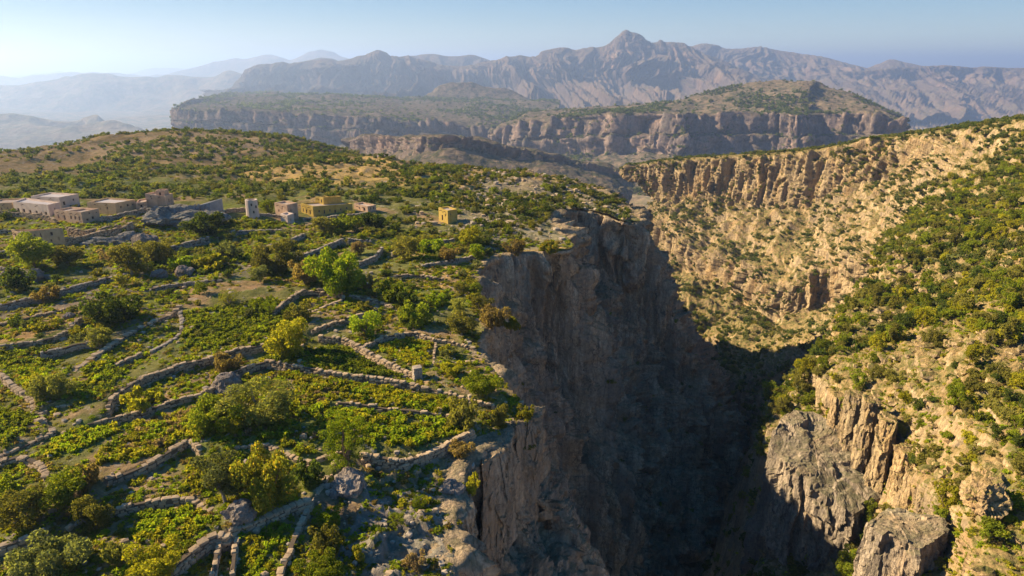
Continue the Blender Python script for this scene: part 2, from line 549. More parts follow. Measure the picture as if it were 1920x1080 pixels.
# ------------------------------------------------------------------ dry stone walls: photo pixels of their tops, terrace step, height
# (points, step of the ground across it, wall height, thickness, grey?, label)
WALLS = [
 ([(0,570),(27,563),(75,552),(113,543),(160,530),(207,518),(238,511)], 1.3, 1.4, .7, 1, 'grey dry stone terrace wall below the near beige house, left edge of the photo'),
 ([(0,606),(80,588),(127,577),(160,571)], .5, .7, .6, 0, 'low thin stone edging above the orange dry grass strip at the left'),
 ([(0,645),(67,637),(120,622),(147,597),(170,582)], 1.0, 1.1, .6, 0, 'stone wall holding up the orange dry grass strip at the left'),
 ([(77,660),(110,653),(143,643),(187,637)], 1.2, 1.3, .6, 1, 'short grey stone wall beside the small pale olive tree'),
 ([(107,717),(150,687),(187,660),(233,630),(283,603),(320,587),(337,573)], .3, 1.0, 1.1, 0, 'broad topped stone wall climbing diagonally past the dark green bush'),
 ([(283,657),(310,643),(335,627),(341,608),(337,582)], 1.0, 1.3, .6, 1, 'curved grey stone wall at the upper end of the broad diagonal wall'),
 ([(217,683),(240,671),(262,660)], .8, .9, .6, 0, 'short stubby stone wall between the bright crop bed and the long curved wall'),
 ([(200,767),(213,740),(253,713),(300,693),(350,677),(400,667),(450,652),(500,643)], 1.6, 1.8, .7, 0, 'long curved stone retaining wall ending at the bright yellow green bush'),
 ([(283,540),(317,533),(367,527),(412,523)], .7, .9, .6, 1, 'low grey wall above the reddish soil plot in the middle of the terraces'),
 ([(0,697),(20,717),(57,747),(63,767)], .9, 1.0, .7, 0, 'stone wall running down from the left edge beside the yellow green crop bed'),
 ([(163,793),(217,780),(283,763),(333,747),(393,730),(423,708),(443,693),(497,676)], .7, .8, .5, 0, 'thin long stone edging between the bare orange soil strip and the yellow green shrubs'),
 ([(500,674),(540,681),(580,688),(653,700),(713,708),(767,718),(800,725),(850,738),(893,750),(930,760)], .8, .9, .6, 0, 'long stone edging along the lower side of the dark leafy crop bed towards the cliff'),
 ([(597,628),(640,633),(667,644),(707,667),(747,687),(779,701)], 1.0, 1.2, .7, 0, 'straight sunlit stone wall running down to the stone post'),
 ([(683,647),(713,634),(753,624),(780,623),(807,632),(833,637),(860,643),(889,652)], .8, .9, .6, 0, 'arched stone wall round the top of the yellow green vine plot'),
 ([(817,643),(813,673),(810,712)], .2, .9, .4, 0, 'thin stone wall going straight down beside the vine plot and the stone post'),
 ([(583,617),(633,601),(677,588)], 1.2, 1.3, .6, 0, 'short stone wall right above the bright yellow green bush'),
 ([(580,587),(610,573),(643,559),(630,547),(597,540)], .8, .9, .6, 0, 'hooked stone wall below the big bright green tree'),
 ([(660,553),(700,561),(735,574)], .9, 1.0, .6, 0, 'stone wall above the small dry plot, right of the big bright green tree'),
 ([(513,583),(540,558),(573,541)], 1.0, 1.1, .6, 0, 'curving stone wall left of the hooked wall under the big bright green tree'),
 ([(680,850),(713,854),(753,862),(783,853),(817,840),(857,820),(885,806)], 1.4, 1.5, .7, 0, 'stone retaining wall below the bright green bed by the cliff edge'),
 ([(507,834),(540,850),(577,866)], .6, 1.0, .7, 0, 'short sunlit stone wall with flat capping left of the feathery tree'),
 ([(585,862),(610,855),(640,846)], .6, .8, .6, 0, 'low wall stub behind the trunk of the feathery tree'),
 ([(443,838),(475,834),(503,833)], .5, .7, .6, 0, 'low half buried wall above the grey green willowy bush'),
 ([(200,897),(233,886),(283,863),(317,843),(352,824),(373,836)], 1.2, 1.4, .7, 0, 'dark stone retaining wall below the pinkish shrub slope, bent at its upper end'),
 ([(0,853),(43,833),(97,810),(80,790),(77,773),(110,760),(137,757)], .8, 1.1, .7, 0, 'winding stone wall with an S bend at the lower left'),
 ([(0,862),(40,854),(77,872),(87,894)], .7, 1.0, .8, 0, 'stone wall corner just under the S bend wall at the left edge'),
 ([(207,953),(267,940),(333,932),(361,934)], .8, .9, .6, 0, 'low stone wall above the lower left crop bed'),
 ([(362,935),(400,957),(424,985),(431,1003)], .5, 1.0, .9, 0, 'sunlit wall with slanted capping stones running down to the wall junction'),
 ([(0,1022),(43,1008),(77,994)], 1.1, 1.3, .7, 0, 'stone wall at the bottom left corner, partly behind bushes'),
 ([(318,1062),(360,1027),(398,1001),(424,1000)], 1.3, 1.5, .8, 0, 'stone retaining wall rising from the bottom edge to the wall junction'),
 ([(432,990),(483,973),(533,953),(577,937)], 1.2, 1.4, .9, 0, 'grey topped stone wall from the junction to the straight diagonal wall'),
 ([(613,893),(600,913),(587,933),(560,987),(540,1035),(518,1095)], .2, 1.1, .7, 0, 'long straight stone wall running diagonally to the bottom edge'),
 ([(443,998),(439,1040),(433,1095)], .1, .9, .5, 0, 'narrow stone divider going down from the junction, right one of two'),
 ([(413,1001),(405,1040),(396,1095)], .1, .9, .5, 0, 'narrow stone divider going down from the junction, left one of two'),
 ([(553,480),(586,469),(613,458),(640,447)], 1.3, 1.5, .7, 1, 'terrace wall below a green plot under the yellow house, lower of two'),
 ([(488,463),(532,452),(570,437)], 1.2, 1.3, .7, 1, 'terrace wall below the white tower, upper of two'),
 ([(673,490),(700,480),(716,464)], 1.2, 1.3, .7, 1, 'short curved terrace wall right of the pinkish shrub'),
 ([(313,463),(350,453),(389,443)], 1.5, 1.8, .8, 1, 'terrace wall below the blue grey outcrop'),
 ([(434,433),(480,431),(526,430)], .9, 1.1, .7, 1, 'low terrace wall in front of the white tower plot'),
 ([(653,447),(675,448),(696,449)], 1.2, 1.4, .7, 1, 'short straight grey wall below the yellow house terraces'),
 ([(633,753),(680,757),(733,764),(785,770),(840,778)], .5, .6, .5, 0, 'thin stone edging between the striped vine rows and the bright green bed'),
 ([(575,600),(545,610),(520,622)], .5, .7, .5, 0, 'short stone edging above the bright yellow green bush'),
 ([(0,500),(40,505),(85,515),(110,520)], .8, .9, .6, 1, 'grey stone edging under the round green tree at the left edge'),
 ([(790,496),(840,488),(893,478)], .7, .8, .6, 1, 'low stone edging above the golden dry ledge by the cliff'),
 ([(725,520),(770,514),(830,521)], .6, .7, .6, 0, 'low tumbled wall left of the golden dry ledge'),
 ([(735,470),(775,462),(820,452),(850,447)], .9, 1.0, .6, 1, 'terrace wall below the lone yellow ruin'),
 ([(630,553),(590,546),(545,548)], .3, .5, .5, 0, 'faint stone edging left of the big bright green tree'),
]
class WallPath: pass
WP = []
for (px, step, hh, th, grey, label) in WALLS:
    w = WallPath()
    w.step, w.h, w.th, w.grey, w.label = step * .85, hh * .82, th * .8, grey, label
    P2 = np.array([G0(u, v, step / 2 + .1) for u, v in px])
    cnt = [max(2, int(np.linalg.norm(P2[i + 1] - P2[i]) / .5)) for i in range(len(P2) - 1)]
    w.p = cr_eval(P2, cnt, .5)
    w.coarse = cr_eval(P2, [3] * (len(P2) - 1), .5)
    d = P2[-1] - P2[0]
    nrm = np.array((-d[1], d[0]))
    w.up = 1.0 if nrm[1] >= 0 else -1.0          # uphill is away from the camera
    WP.append(w)

def terr_delta(x, y):
    """terrace steps: ground raised behind every wall, cut down in front of it"""
    dz = np.zeros_like(x)
    for w in WP:
        p = w.coarse
        lo, hi = p.min(0) - 16, p.max(0) + 16
        m = (x > lo[0]) & (x < hi[0]) & (y > lo[1]) & (y < hi[1])
        if not m.any():
            continue
        xx, yy = x[m], y[m]
        best = np.full(xx.shape, 1e9)
        perp = np.zeros(xx.shape)
        for i in range(len(p) - 1):
            a, b = p[i], p[i + 1]
            e = b - a
            L = np.hypot(*e) + 1e-9
            e = e / L
            rx, ry = xx - a[0], yy - a[1]
            t = np.clip(rx * e[0] + ry * e[1], 0, L)
            d2 = np.hypot(rx - t * e[0], ry - t * e[1])
            s = (-rx * e[1] + ry * e[0]) * w.up
            k = d2 < best
            best = np.where(k, d2, best)
            perp = np.where(k, s, perp)
        soft = np.clip(best / .35, 0, 1)
        dz[m] += w.step * .5 * soft * perp / (best + .02) * np.exp(-best / 5.0)
    return dz

def z_ground(x, y):
    x, y = np.asarray(x, float), np.asarray(y, float)
    sh = np.broadcast(x, y).shape
    x, y = np.broadcast_to(x, sh).ravel().copy(), np.broadcast_to(y, sh).ravel().copy()
    z = z_base(x, y) + terr_delta(x, y)
    far = sstep(110, 220, y)
    z += (.25 + 1.1 * far) * fbm(x * .09, y * .09, 3.1, 3) + .12 * fbm(x * .5, y * .5, 8.3, 3)
    rk = np.exp(-((x + 10.5) / 6.0) ** 2 - ((y - 52) / 14.0) ** 2) + .6 * sstep(-26, -2, x) * sstep(46, 70, y) * .25
    k = rk > .02
    z[k] += rk[k] * (.9 * cells(x[k] * .45, y[k] * .45, y[k] * 0 + .5) + .45 * cells(x[k] * 1.1, y[k] * 1.1, y[k] * 0 + 3.5))
    z += far * 1.6 * fbm(x * .03, y * .03, 1.7, 3)
    return z.reshape(sh)

def G(u, v):
    p = G0(u, v)
    return np.array((p[0], p[1], float(z_ground(p[0], p[1]))))

# ------------------------------------------------------------------ left cliff: columns from near to far, rows from the lip down
def up2(u, v):
    return G0(u, v)
RIM = [  # rim point (x, y) then, optionally, rows of the face in (u, v, distance)
 ((-7.5, 8), None), ((-6.0, 30), None),
 (tuple(up2(857, 1080)), [(872,1200,47),(930,1330,47.5),(1080,1500,48),(1120,1900,48),(1180,2600,47)]),
 (tuple(up2(864, 985)), [(874,1090,54),(915,1220,54.5),(1070,1330,55),(1100,1600,55),(1150,2100,55)]),
 (tuple(up2(872, 915)), [(884,1015,61),(930,1140,61.5),(1068,1215,62),(1100,1400,62),(1130,1800,62)]),
 (tuple(up2(908, 845)), [(916,960,67),(970,1060,67.5),(1086,1125,68),(1102,1290,68),(1120,1600,68)]),
 (tuple(up2(972, 800)), [(975,905,72),(1015,985,72.5),(1099,1072,72.5),(1110,1220,73),(1120,1480,73)]),
 (tuple(up2(1014, 783)), [(1014,885,75.5),(1052,935,75.5),(1105,1040,74.5),(1112,1180,75),(1120,1430,75)]),
 (tuple(up2(985, 760)), [(996,860,82),(1040,920,82),(1085,1000,82),(1095,1120,82),(1100,1350,82)]),
 (tuple(up2(950, 715)), [(958,800,90),(975,900,91),(1010,1000,92),(1050,1110,93),(1080,1300,94)]),
 (tuple(up2(900, 655)), [(925,760,100),(950,860,103),(985,950,106),(1030,1060,108),(1060,1250,110)]),
 (tuple(up2(918, 600)), [(950,690,107),(985,790,110),(1010,890,112),(1050,1010,114),(1080,1180,114)]),
 (tuple(up2(893, 530)), [(930,640,118),(985,760,120),(1020,870,120),(1060,990,120),(1090,1150,120)]),
 (tuple(up2(935, 482)), [(950,600,132),(1000,730,131),(1050,860,130),(1085,980,129),(1110,1130,128)]),
 (tuple(up2(1010, 474)), [(1022,600,142),(1050,740,140),(1090,870,138),(1120,990,136),(1150,1130,134)]),
 (tuple(up2(1076, 468)), [(1088,600,148),(1112,740,146),(1142,880,143),(1160,1000,141),(1190,1130,139)]),
 (tuple(up2(1060, 440)), [(1085,560,160),(1130,720,158),(1170,870,155),(1200,1000,153),(1230,1130,151)]),
 (tuple(up2(1030, 405)), [(1090,540,176),(1140,700,172),(1195,850,167),(1235,990,163),(1265,1130,160)]),
 ((14.5, 191), [(1100,520,190),(1150,680,184),(1210,840,176),(1260,980,171),(1295,1120,167)]),
 ((24.5, 199), [(1145,540,198),(1175,680,193),(1235,840,186),(1290,980,180),(1330,1120,176)]),
 (tuple(up2(1172, 418)), [(1195,560,202),(1225,680,202),(1300,830,199),(1345,970,196),(1385,1120,192)]),
 (tuple(up2(1202, 412)), [(1238,530,207),(1308,690,212),(1370,840,216),(1402,990,216),(1430,1120,214)]),
 (tuple(up2(1175, 380)), [(1228,520,240),(1318,680,250),(1370,820,255),(1385,960,255),(1400,1100,250)]),
 (tuple(at_d(1112, 347, 252)[:2]), None), (tuple(at_d(1040, 339, 282)[:2]), None), ((8, 330), None), ((-10, 385), None), ((-40, 440), None), ((-110, 520), None), ((-220, 560), None)]
_rx = np.array([r[0] for r in RIM])
_dir = np.gradient(_rx, axis=0)
_nr = np.stack([_dir[:, 1], -_dir[:, 0]], 1)
_nr /= np.linalg.norm(_nr, axis=1)[:, None]
_nr[-6:] = (0.9, 0.3)
cols = []
for i, (r, face) in enumerate(RIM):
    x, y = r
    zz = float(z_base(x, y))
    n2 = _nr[i]
    q = np.array((x, y)) - n2 * 5.0
    ql = np.array((x, y)) - n2 * 1.2
    c = [(q[0], q[1], float(z_base(*q)) - 1.3), (ql[0], ql[1], float(z_base(*ql)) + .05), (x + n2[0] * .4, y + n2[1] * .4, zz - .5)]
    if face:
        c += [at_d(*f) for f in face]
    else:
        for o, dz in ((5, -14), (10, -34), (17, -65), (27, -105), (40, -150)):
            c.append((x + n2[0] * o, y + n2[1] * o, zz + dz))
    cols.append(c)
CL = np.array(cols)
ncl = [max(3, int(np.linalg.norm(CL[i + 1, 2] - CL[i, 2]) / (.28 if RIM[i][0][1] < 160 else .45))) for i in range(len(CL) - 1)]
ncl = [min(c, 60) if RIM[i][0][1] < 250 else min(c, 25) for i, c in enumerate(ncl)]
Vb = sheet(CL, ncl, [5, 5, 44, 60, 80, 80, 50], .5, .35)
Nb = blur(normals(Vb), 3)
Nb /= np.linalg.norm(Nb, axis=-1, keepdims=True)
row = np.arange(Vb.shape[1])
ramp = np.clip((row - 4) / 14.0, 0.06, 1)[None, :]
steep = sstep(.25, .8, np.hypot(Nb[..., 0], Nb[..., 1]))
nearf = np.clip(Vb[..., 1] / 120, .75, 1.25)
D = rock_disp(Vb, 1.0, big=1.7, mid=1.4, fine=1.1, ledge=.2, vz=.4) * steep * nearf + (1 - steep) * .7 * fbm(Vb[..., 0] * .3, Vb[..., 1] * .3, Vb[..., 2] * .3, 3)
Vl = Vb + Nb * (D * ramp)[..., None]
RIM_DENSE = Vl[:, 7, :2]
left_cliff = obj('cliff_left', mesh_from('cliff_left', Vl, quads(*Vl.shape[:2]), M['rock_left'], smooth=True), kind='structure')
LEFT_NET = Vl

# ------------------------------------------------------------------ plateau ground sheet, trimmed at the rim
xs = np.concatenate([-62 - np.cumsum(.3 * 1.016 ** np.arange(190))[::-1], np.arange(-62, 22, .27), 22 + np.cumsum(.3 * 1.05 ** np.arange(40))])
ys = 8 + np.cumsum(np.maximum(.22, .0062 * np.geomspace(8, 600, 690)))
ys = ys[ys < 610]
GX, GY = np.meshgrid(xs, ys, indexing='ij')
GZ = z_ground(GX, GY)
poly = np.concatenate([RIM_DENSE, [(-900, 900), (-900, -50), (-6, -50)]])
def inside(poly, x, y):
    r = np.zeros(x.shape, bool)
    j = len(poly) - 1
    for i in range(len(poly)):
        (xi, yi), (xj, yj) = poly[i], poly[j]
        if yi != yj:
            c = ((yi > y) != (yj > y)) & (x < (xj - xi) * (y - yi) / (yj - yi) + xi)
            r ^= c
        j = i
    return r
rim_poly = np.concatenate([RIM_DENSE[::6], [(-900, 900), (-900, -50), (-6, -50)]])
q = quads(len(xs), len(ys))
V = np.stack([GX, GY, GZ], -1).reshape(-1, 3)
cen = V[q].mean(1)
ok = np.ones(len(q), bool)
chk = (cen[:, 0] > -260)
ok[chk] = inside(rim_poly, cen[chk, 0], cen[chk, 1])
q = q[ok][:, ::-1]
# drop unused vertices
used = np.zeros(len(V), bool)
used[q.ravel()] = True
idx = np.cumsum(used) - 1
GV, Gq = V[used], idx[q]

# ground cover colours (what grows or lies there)
FIELDS = []   # filled here: (pixel polygon, colour)
soil, dry, grass, lush, gold, grey_soil = (.20, .145, .085), (.34, .245, .11), (.17, .19, .05), (.11, .15, .03), (.42, .27, .10), (.22, .19, .15)
FIELDS += [([(0,606),(120,580),(165,572),(165,590),(120,622),(67,637),(0,645)], (.40,.25,.11)),
           ([(285,545),(410,528),(500,528),(480,545),(340,562)], (.30,.19,.11)),
           ([(0,575),(235,515),(330,540),(160,570),(0,604)], (.24,.18,.13)),
           ([(780,500),(893,484),(930,490),(890,535),(780,540)], gold), ([(890,488),(1070,470),(1040,462),(900,475)], (.36,.24,.10)),
           ([(280,745),(420,705),(400,735),(290,765)], (.36,.23,.12)), ([(500,675),(640,640),(745,700),(600,688)], lush),
           ([(630,705),(780,722),(880,750),(850,780),(640,750)], (.13,.14,.04)), ([(700,640),(760,628),(815,640),(808,700),(780,695)], (.14,.14,.04)),
           ([(70,860),(110,815),(260,765),(240,800),(130,860)], lush), ([(340,655),(350,595),(500,560),(560,575),(540,620),(440,655)], lush),
           ([(540,1080),(590,940),(620,900),(700,1000),(640,1080)], (.17,.125,.085)), ([(650,870),(760,865),(860,830),(870,900),(740,910)], (.30,.22,.12)),
           ([(690,920),(870,890),(870,1090),(640,1090)], (.23,.205,.18)), ([(230,580),(340,560),(330,580),(210,640)], (.20,.15,.09)),
           ([(420,300),(620,295),(900,330),(880,360),(600,350),(420,345)], (.40,.27,.10)), ([(150,275),(400,250),(560,270),(400,300),(200,300)], (.31,.22,.125)),
           ([(880,470),(1070,465),(1035,405),(1190,410),(1110,350),(900,335),(850,400)], (.21,.175,.125)), ([(0,330),(400,345),(380,360),(0,380)], (.16,.17,.05)), ([(660,570),(760,580),(740,620),(640,620)], (.27,.20,.11)),
           ([(180,500),(420,480),(560,520),(300,530)], (.21,.18,.12)), ([(590,590),(670,560),(730,575),(680,590)], (.30,.22,.11)),
           ([(205,745),(260,720),(500,645),(500,655),(350,690)], (.20,.20,.07))]
def cover_colour(V):
    x, y = V[:, 0], V[:, 1]
    base = np.array((.155, .15, .05))[None] * np.ones((len(x), 1))
    a = sstep(-.1, .35, fbm(x * .06, y * .06, 0.5, 4))[:, None]
    base = base * (1 - a) + a * np.array((.15, .165, .04))
    b = sstep(.1, .45, fbm(x * .11, y * .11, 7.5, 4))[:, None]
    base = base * (1 - b) + b * np.array((.27, .19, .10))
    far = sstep(190, 260, y)[:, None]
    base = base * (1 - far) + far * (np.array((.25, .175, .085)) * (1 - .35 * a))
    for px, c in FIELDS:
        pg = np.array([G0(u, v) for u, v in px])
        lo, hi = pg.min(0) - 1, pg.max(0) + 1
        m = (x > lo[0]) & (x < hi[0]) & (y > lo[1]) & (y < hi[1])
        k = np.nonzero(m)[0]
        wob = 1.3 * fbm(x[k] * .25, y[k] * .25, 2.2, 3) * min(1.0, np.ptp(pg[:, 1]) / 10)
        ins = inside(pg, x[k] + wob, y[k] + wob * .7)
        base[k[ins]] = base[k[ins]] * .25 + .75 * np.array(c)
    return base
gme = mesh_from('plateau_ground', GV, Gq, M['ground'], smooth=True)
add_col_attr(gme, 'cover', cover_colour(GV))
plateau = obj('plateau_ground', gme, kind='structure')
# ------------------------------------------------------------------ right canyon wall: columns far -> near, rows from the top down
def A_(*f): return at_d(*f)
RW = [
 [A_(1240,317,690), A_(1215,317.5,650), A_(1225,345,650), A_(1250,385,650), A_(1240,420,640), A_(1240,460,630), A_(1230,540,610), A_(1220,640,590)],
 [A_(1215,313.5,620), A_(1165,318,565), A_(1198,343,560), A_(1232,376,556), A_(1208,415,545), A_(1206,445,535), A_(1200,520,500), A_(1190,620,470)],
 [A_(1260,302,590), A_(1200,309,548), A_(1225,352,540), A_(1240,383,533), A_(1222,420,520), A_(1218,455,510), A_(1210,540,470), A_(1200,650,430)],
 [A_(1300,299,570), A_(1260,301,525), A_(1262,358,517), A_(1258,402,500), A_(1245,432,488), A_(1241,472,485), A_(1235,570,430), A_(1228,690,395)],
 [A_(1370,294.5,540), A_(1335,296.5,500), A_(1335,373,491), A_(1325,425,470), A_(1312,470,445), A_(1303,516,441), A_(1280,610,372), A_(1290,720,340)],
 [A_(1450,289.5,515), A_(1420,292.5,473), A_(1420,384,462), A_(1410,432,438), A_(1395,495,402), A_(1378,556,398), A_(1330,660,335), A_(1340,780,300)],
 [A_(1540,282,490), A_(1510,286,448), A_(1508,388,436), A_(1497,442,408), A_(1465,535,362), A_(1440,594,359), A_(1346,688,300), A_(1370,800,275)],
 [A_(1640,265,470), A_(1600,271,424), A_(1600,350,408), A_(1585,430,372), A_(1560,500,342), A_(1545,585,339), A_(1420,700,268), A_(1410,830,245)],
 [A_(1740,248,450), A_(1700,256,400), A_(1700,335,375), A_(1680,410,335), A_(1645,470,295), A_(1636,540,292), A_(1500,670,238), A_(1440,830,222)],
 [A_(1870,228,420), A_(1832,238,352), A_(1805,310,315), A_(1745,418,236), A_(1668,476,217), A_(1658,545,212), A_(1545,650,205), A_(1440,800,195)],
 [A_(2000,212,380), A_(1960,221,312), A_(1925,310,268), A_(1800,468,184), A_(1628,548,174), A_(1624,632,170), A_(1530,690,168), A_(1445,800,165)],
 [A_(2200,190,330), A_(2150,205,268), A_(2080,330,210), A_(1850,540,143), A_(1548,656,140), A_(1512,705,137), A_(1462,745,141), A_(1440,850,133)],
 [A_(2350,170,290), A_(2300,180,230), A_(2150,420,165), A_(1850,622,114), A_(1568,735,117), A_(1572,815,117), A_(1446,815,123), A_(1410,1000,117)],
 [A_(2500,150,250), A_(2450,160,200), A_(2200,500,135), A_(1875,705,95), A_(1698,812,97), A_(1694,885,94.5), A_(1560,930,108), A_(1412,1110,104)],
 [A_(2600,150,220), A_(2550,160,170), A_(2300,600,115), A_(1920,800,80), A_(1732,893,82), A_(1722,968,80), A_(1610,1030,92), A_(1420,1200,92)],
 [A_(2800,150,190), A_(2700,160,140), A_(2400,700,95), A_(1960,940,66), A_(1800,985,67), A_(1780,1050,65), A_(1665,1130,68), A_(1450,1400,68)],
 [A_(3000,150,150), A_(2900,160,110), A_(2600,900,70), A_(2080,1170,49), A_(1900,1190,50), A_(1890,1290,48), A_(1720,1420,52), A_(1480,1900,52)],
 [A_(3600,150,110), A_(3500,160,80), A_(3000,1100,45), A_(2400,1500,34), A_(2050,1600,34), A_(2040,1700,33), A_(1900,1900,35), A_(1600,2800,35)],
]
RW = np.array(RW)
bot = RW[:, -1].copy()
bot[:, 0] -= 14
bot[:, 2] -= 60
RW = np.concatenate([RW, bot[:, None]], 1)
ncr = [12, 22, 36, 40, 40, 40, 40, 40, 40, 50, 60, 60, 70, 60, 50, 40, 20]
Vb = sheet(RW, ncr, [10, 60, 56, 60, 60, 60, 90, 20], .5, .32)
Nb = blur(normals(Vb), 3)
Nb /= np.linalg.norm(Nb, axis=-1, keepdims=True)
steep = sstep(.45, .86, np.hypot(Nb[..., 0], Nb[..., 1]))
nf = np.clip(Vb[..., 1] / 190, .45, 1.6)
x, y, z = Vb[..., 0], Vb[..., 1], Vb[..., 2]
rr = np.arange(Vb.shape[1])[None, :]
D = steep * rock_disp(Vb, 1.0, big=1.3, mid=.8, fine=.8, ledge=.35, vz=.5) * nf
gully = ridged(x * .03 + .2 * fbm(x * .02, y * .02, z * .02, 2), y * .03, z * .006, 3) - .6
D += (1 - steep) * (13.0 * gully * sstep(200, 400, y) + 1.5 * fbm(x * .07, y * .07, z * .07, 3) + (.8 * cells(x * .17, y * .17, z * .34) + 2.4 * fbm(x * .035, y * .035, z * .05, 3)) * np.clip(y / 160, .6, 1.5) + .5 * cells(x * .5, y * .5, z * .8) + .5 * fbm(x * .5, y * .5, z * .5, 3))
D *= np.clip((rr - 8) / 8.0, .05, 1)
Vr = Vb + Nb * D[..., None]
right_wall = obj('canyon_wall_right', mesh_from('canyon_wall_right', Vr, quads(*Vr.shape[:2]), M['rock_right'], smooth=True), kind='structure')
RIGHT_NET = Vr

# ------------------------------------------------------------------ mesas, ridges and mountains beyond
def strip(name, colsC, ncol, nrow, mat, disp, tr=.3, blurn=2):
    Vb = sheet(np.array(colsC), ncol, nrow, .5, tr)
    Nb = blur(normals(Vb), blurn)
    Nb /= np.linalg.norm(Nb, axis=-1, keepdims=True)
    V = Vb + disp(Vb, Nb)
    o = obj(name, mesh_from(name, V, quads(*V.shape[:2]), mat, smooth=True), kind='structure')
    return o, V

def mesa_disp(S, big=1.0):
    def f(V, N):
        steep = sstep(.4, .8, np.hypot(N[..., 0], N[..., 1]))
        x, y, z = V[..., 0] / S, V[..., 1] / S, V[..., 2] / S
        D = steep * rock_disp(V, S, big=.9 * big, mid=.7, fine=.7, ledge=.9) + (1 - steep) * S * 1.2 * fbm(x * .1, y * .1, z * .1, 4)
        k = np.arange(V.shape[1])[None, :]
        D = D * np.clip(k / 6.0, .05, 1)
        return N * D[..., None]
    return f

# small ridge in the middle of the canyon mouth
C3 = []
for (u, v, d, hb) in [(640,262,1250,40),(700,253,1150,45),(745,257,1080,35),(787,257,990,38),(830,254,960,34),(887,258,980,30),(940,270,990,30),(990,281,1000,26),(1040,291,1010,22),(1090,303,1020,18),(1140,312,1030,16),(1190,330,1060,14)]:
    C3.append([at_d(u, v + 3, d + 260), at_d(u, v - .5, d + 60), at_d(u, v + 1.5, d), at_d(u, v + hb * .75, d - 14), at_d(u - 6, v + hb + 26, d - 90), at_d(u - 10, v + 120, d - 190)])
strip('middle_ridge', C3, [24] * 11, [6, 6, 22, 26, 20], M['rock_mesa'], mesa_disp(5.0, .8))

CB = []
for (u, v, d, ub, vb, hc) in [(1010,215,2300,1010,213,30),(935,243,1980,1000,212,40),(920,250,1840,1000,209,50),(950,235,1820,1010,207,66),(1007,226,1790,1060,205,72),(1073,218,1740,1110,203,74),(1160,215,1690,1180,199,76),(1235,213,1650,1250,193,76),(1262,214.5,1605,1270,189,78),(1285,215,1605,1290,183,78),(1306,214,1640,1310,178,76),(1370,213,1640,1380,163,76),(1455,213,1625,1440,155,76),(1484,214.5,1585,1490,152,78),(1510,214.5,1585,1515,152,78),(1530,213,1630,1540,158,76),(1613,211,1600,1600,178,74),(1675,224,1560,1650,200,66),(1701,242,1600,1672,212,50),(1690,243,1780,1680,214,50),(1640,245,2000,1660,215,50)]:
    CB.append([at_d(ub, vb + 16, d + 620), at_d(ub, vb, d + 420), at_d((u + ub) / 2, (v * .55 + vb * .45), d + 190), at_d(u, v - 3, d + 40), at_d(u, v + 1, d), at_d(u, v + hc * .5, d - 10), at_d(u, v + hc * .58, d - 25), at_d(u, v + hc, d - 38), at_d(u - 6, v + hc + 38, d - 160), at_d(u - 10, v + 190, d - 330)])
oB, MESA_B = strip('mesa_right', CB, [16] * 20, [6, 12, 14, 6, 16, 6, 16, 16, 14], M['rock_mesa'], mesa_disp(9.0))

CA = []
for (u, v, d, ub, vb, hc) in [(480,190,3100,520,172,20),(370,190,2750,470,173,24),(338,200,2450,430,175,34),(333,209,2300,420,177,40),(352,209,2230,430,179,42),(410,207,2200,450,178,48),(480,210,2190,500,176,50),(550,212,2150,560,176,52),(640,216,2120,640,178,52),(700,221,2080,690,181,52),(760,226,2130,760,184,48),(840,229,2120,830,185,44),(900,238,2080,900,186,46),(960,246,2100,960,187,46),(1040,255,2150,1050,188,40)]:
    CA.append([at_d(ub, vb + 12, d + 1700), at_d(ub, vb, d + 1250), at_d((u + ub) / 2, (v * .5 + vb * .5), d + 480), at_d(u, v - 2.5, d + 60), at_d(u, v + 1, d), at_d(u, v + hc * .5, d - 12), at_d(u, v + hc * .58, d - 30), at_d(u, v + hc, d - 45), at_d(u - 5, v + hc + 30, d - 190), at_d(u - 10, v + 150, d - 420)])
oA, MESA_A = strip('mesa_left', CA, [22] * 14, [6, 14, 14, 6, 14, 5, 14, 14, 12], M['rock_mesa'], mesa_disp(10.0))

# dark knolls on the mesa in front of the mountain
CK = []
for (u, v) in [(770,188),(797,183),(815,166),(830,158),(860,155),(880,154),(905,160),(940,166),(965,172),(990,186)]:
    CK.append([at_d(u, 192, 3900), at_d(u, v, 3500), at_d(u, (v + 187) / 2, 3420), at_d(u, 190, 3330), at_d(u, 200, 3250)])
strip('knoll', CK, [10] * 9, [5, 8, 8, 5], M['rock_mesa'], mesa_disp(9.0, .5))

def spurs(L, A, seed, S=40):
    """spur and gully relief growing from the crest down to the foot"""
    def f(V, N):
        x, y, z = V[..., 0], V[..., 1], V[..., 2]
        k = np.linspace(0, 1, V.shape[1])[None, :]
        g = sstep(.10, .55, k)
        w = fbm(x / L * .45, seed, z / L * .7, 4) * 1.5
        r = (ridged(x / L + w, seed * 1.7, z / L * .10, 1) - .55) * 1.2 + (ridged(x / L * 2.7 + w * 2, seed * 2.3, z / L * .35, 2) - .6) * .8 + (ridged(x / L * 7 + w * 3, seed, z / L * 1.2, 3) - .6) * .42
        Nh = N.copy()
        Nh[..., 2] *= .3
        D = 1.35 * A * r * (g + .08)
        D += S * .25 * fbm(x / S * .4, y / S * .4, z / S * .4, 4) * np.clip(k * 8, .3, 1)
        D += S * .9 * cells(x / S * .40, y / S * .40, z / S * .30) * (g + .15) + S * .3 * cells(x / S * 1.3, y / S * 1.3, z / S * .8) * (g + .15)
        return Nh * D[..., None]
    return f

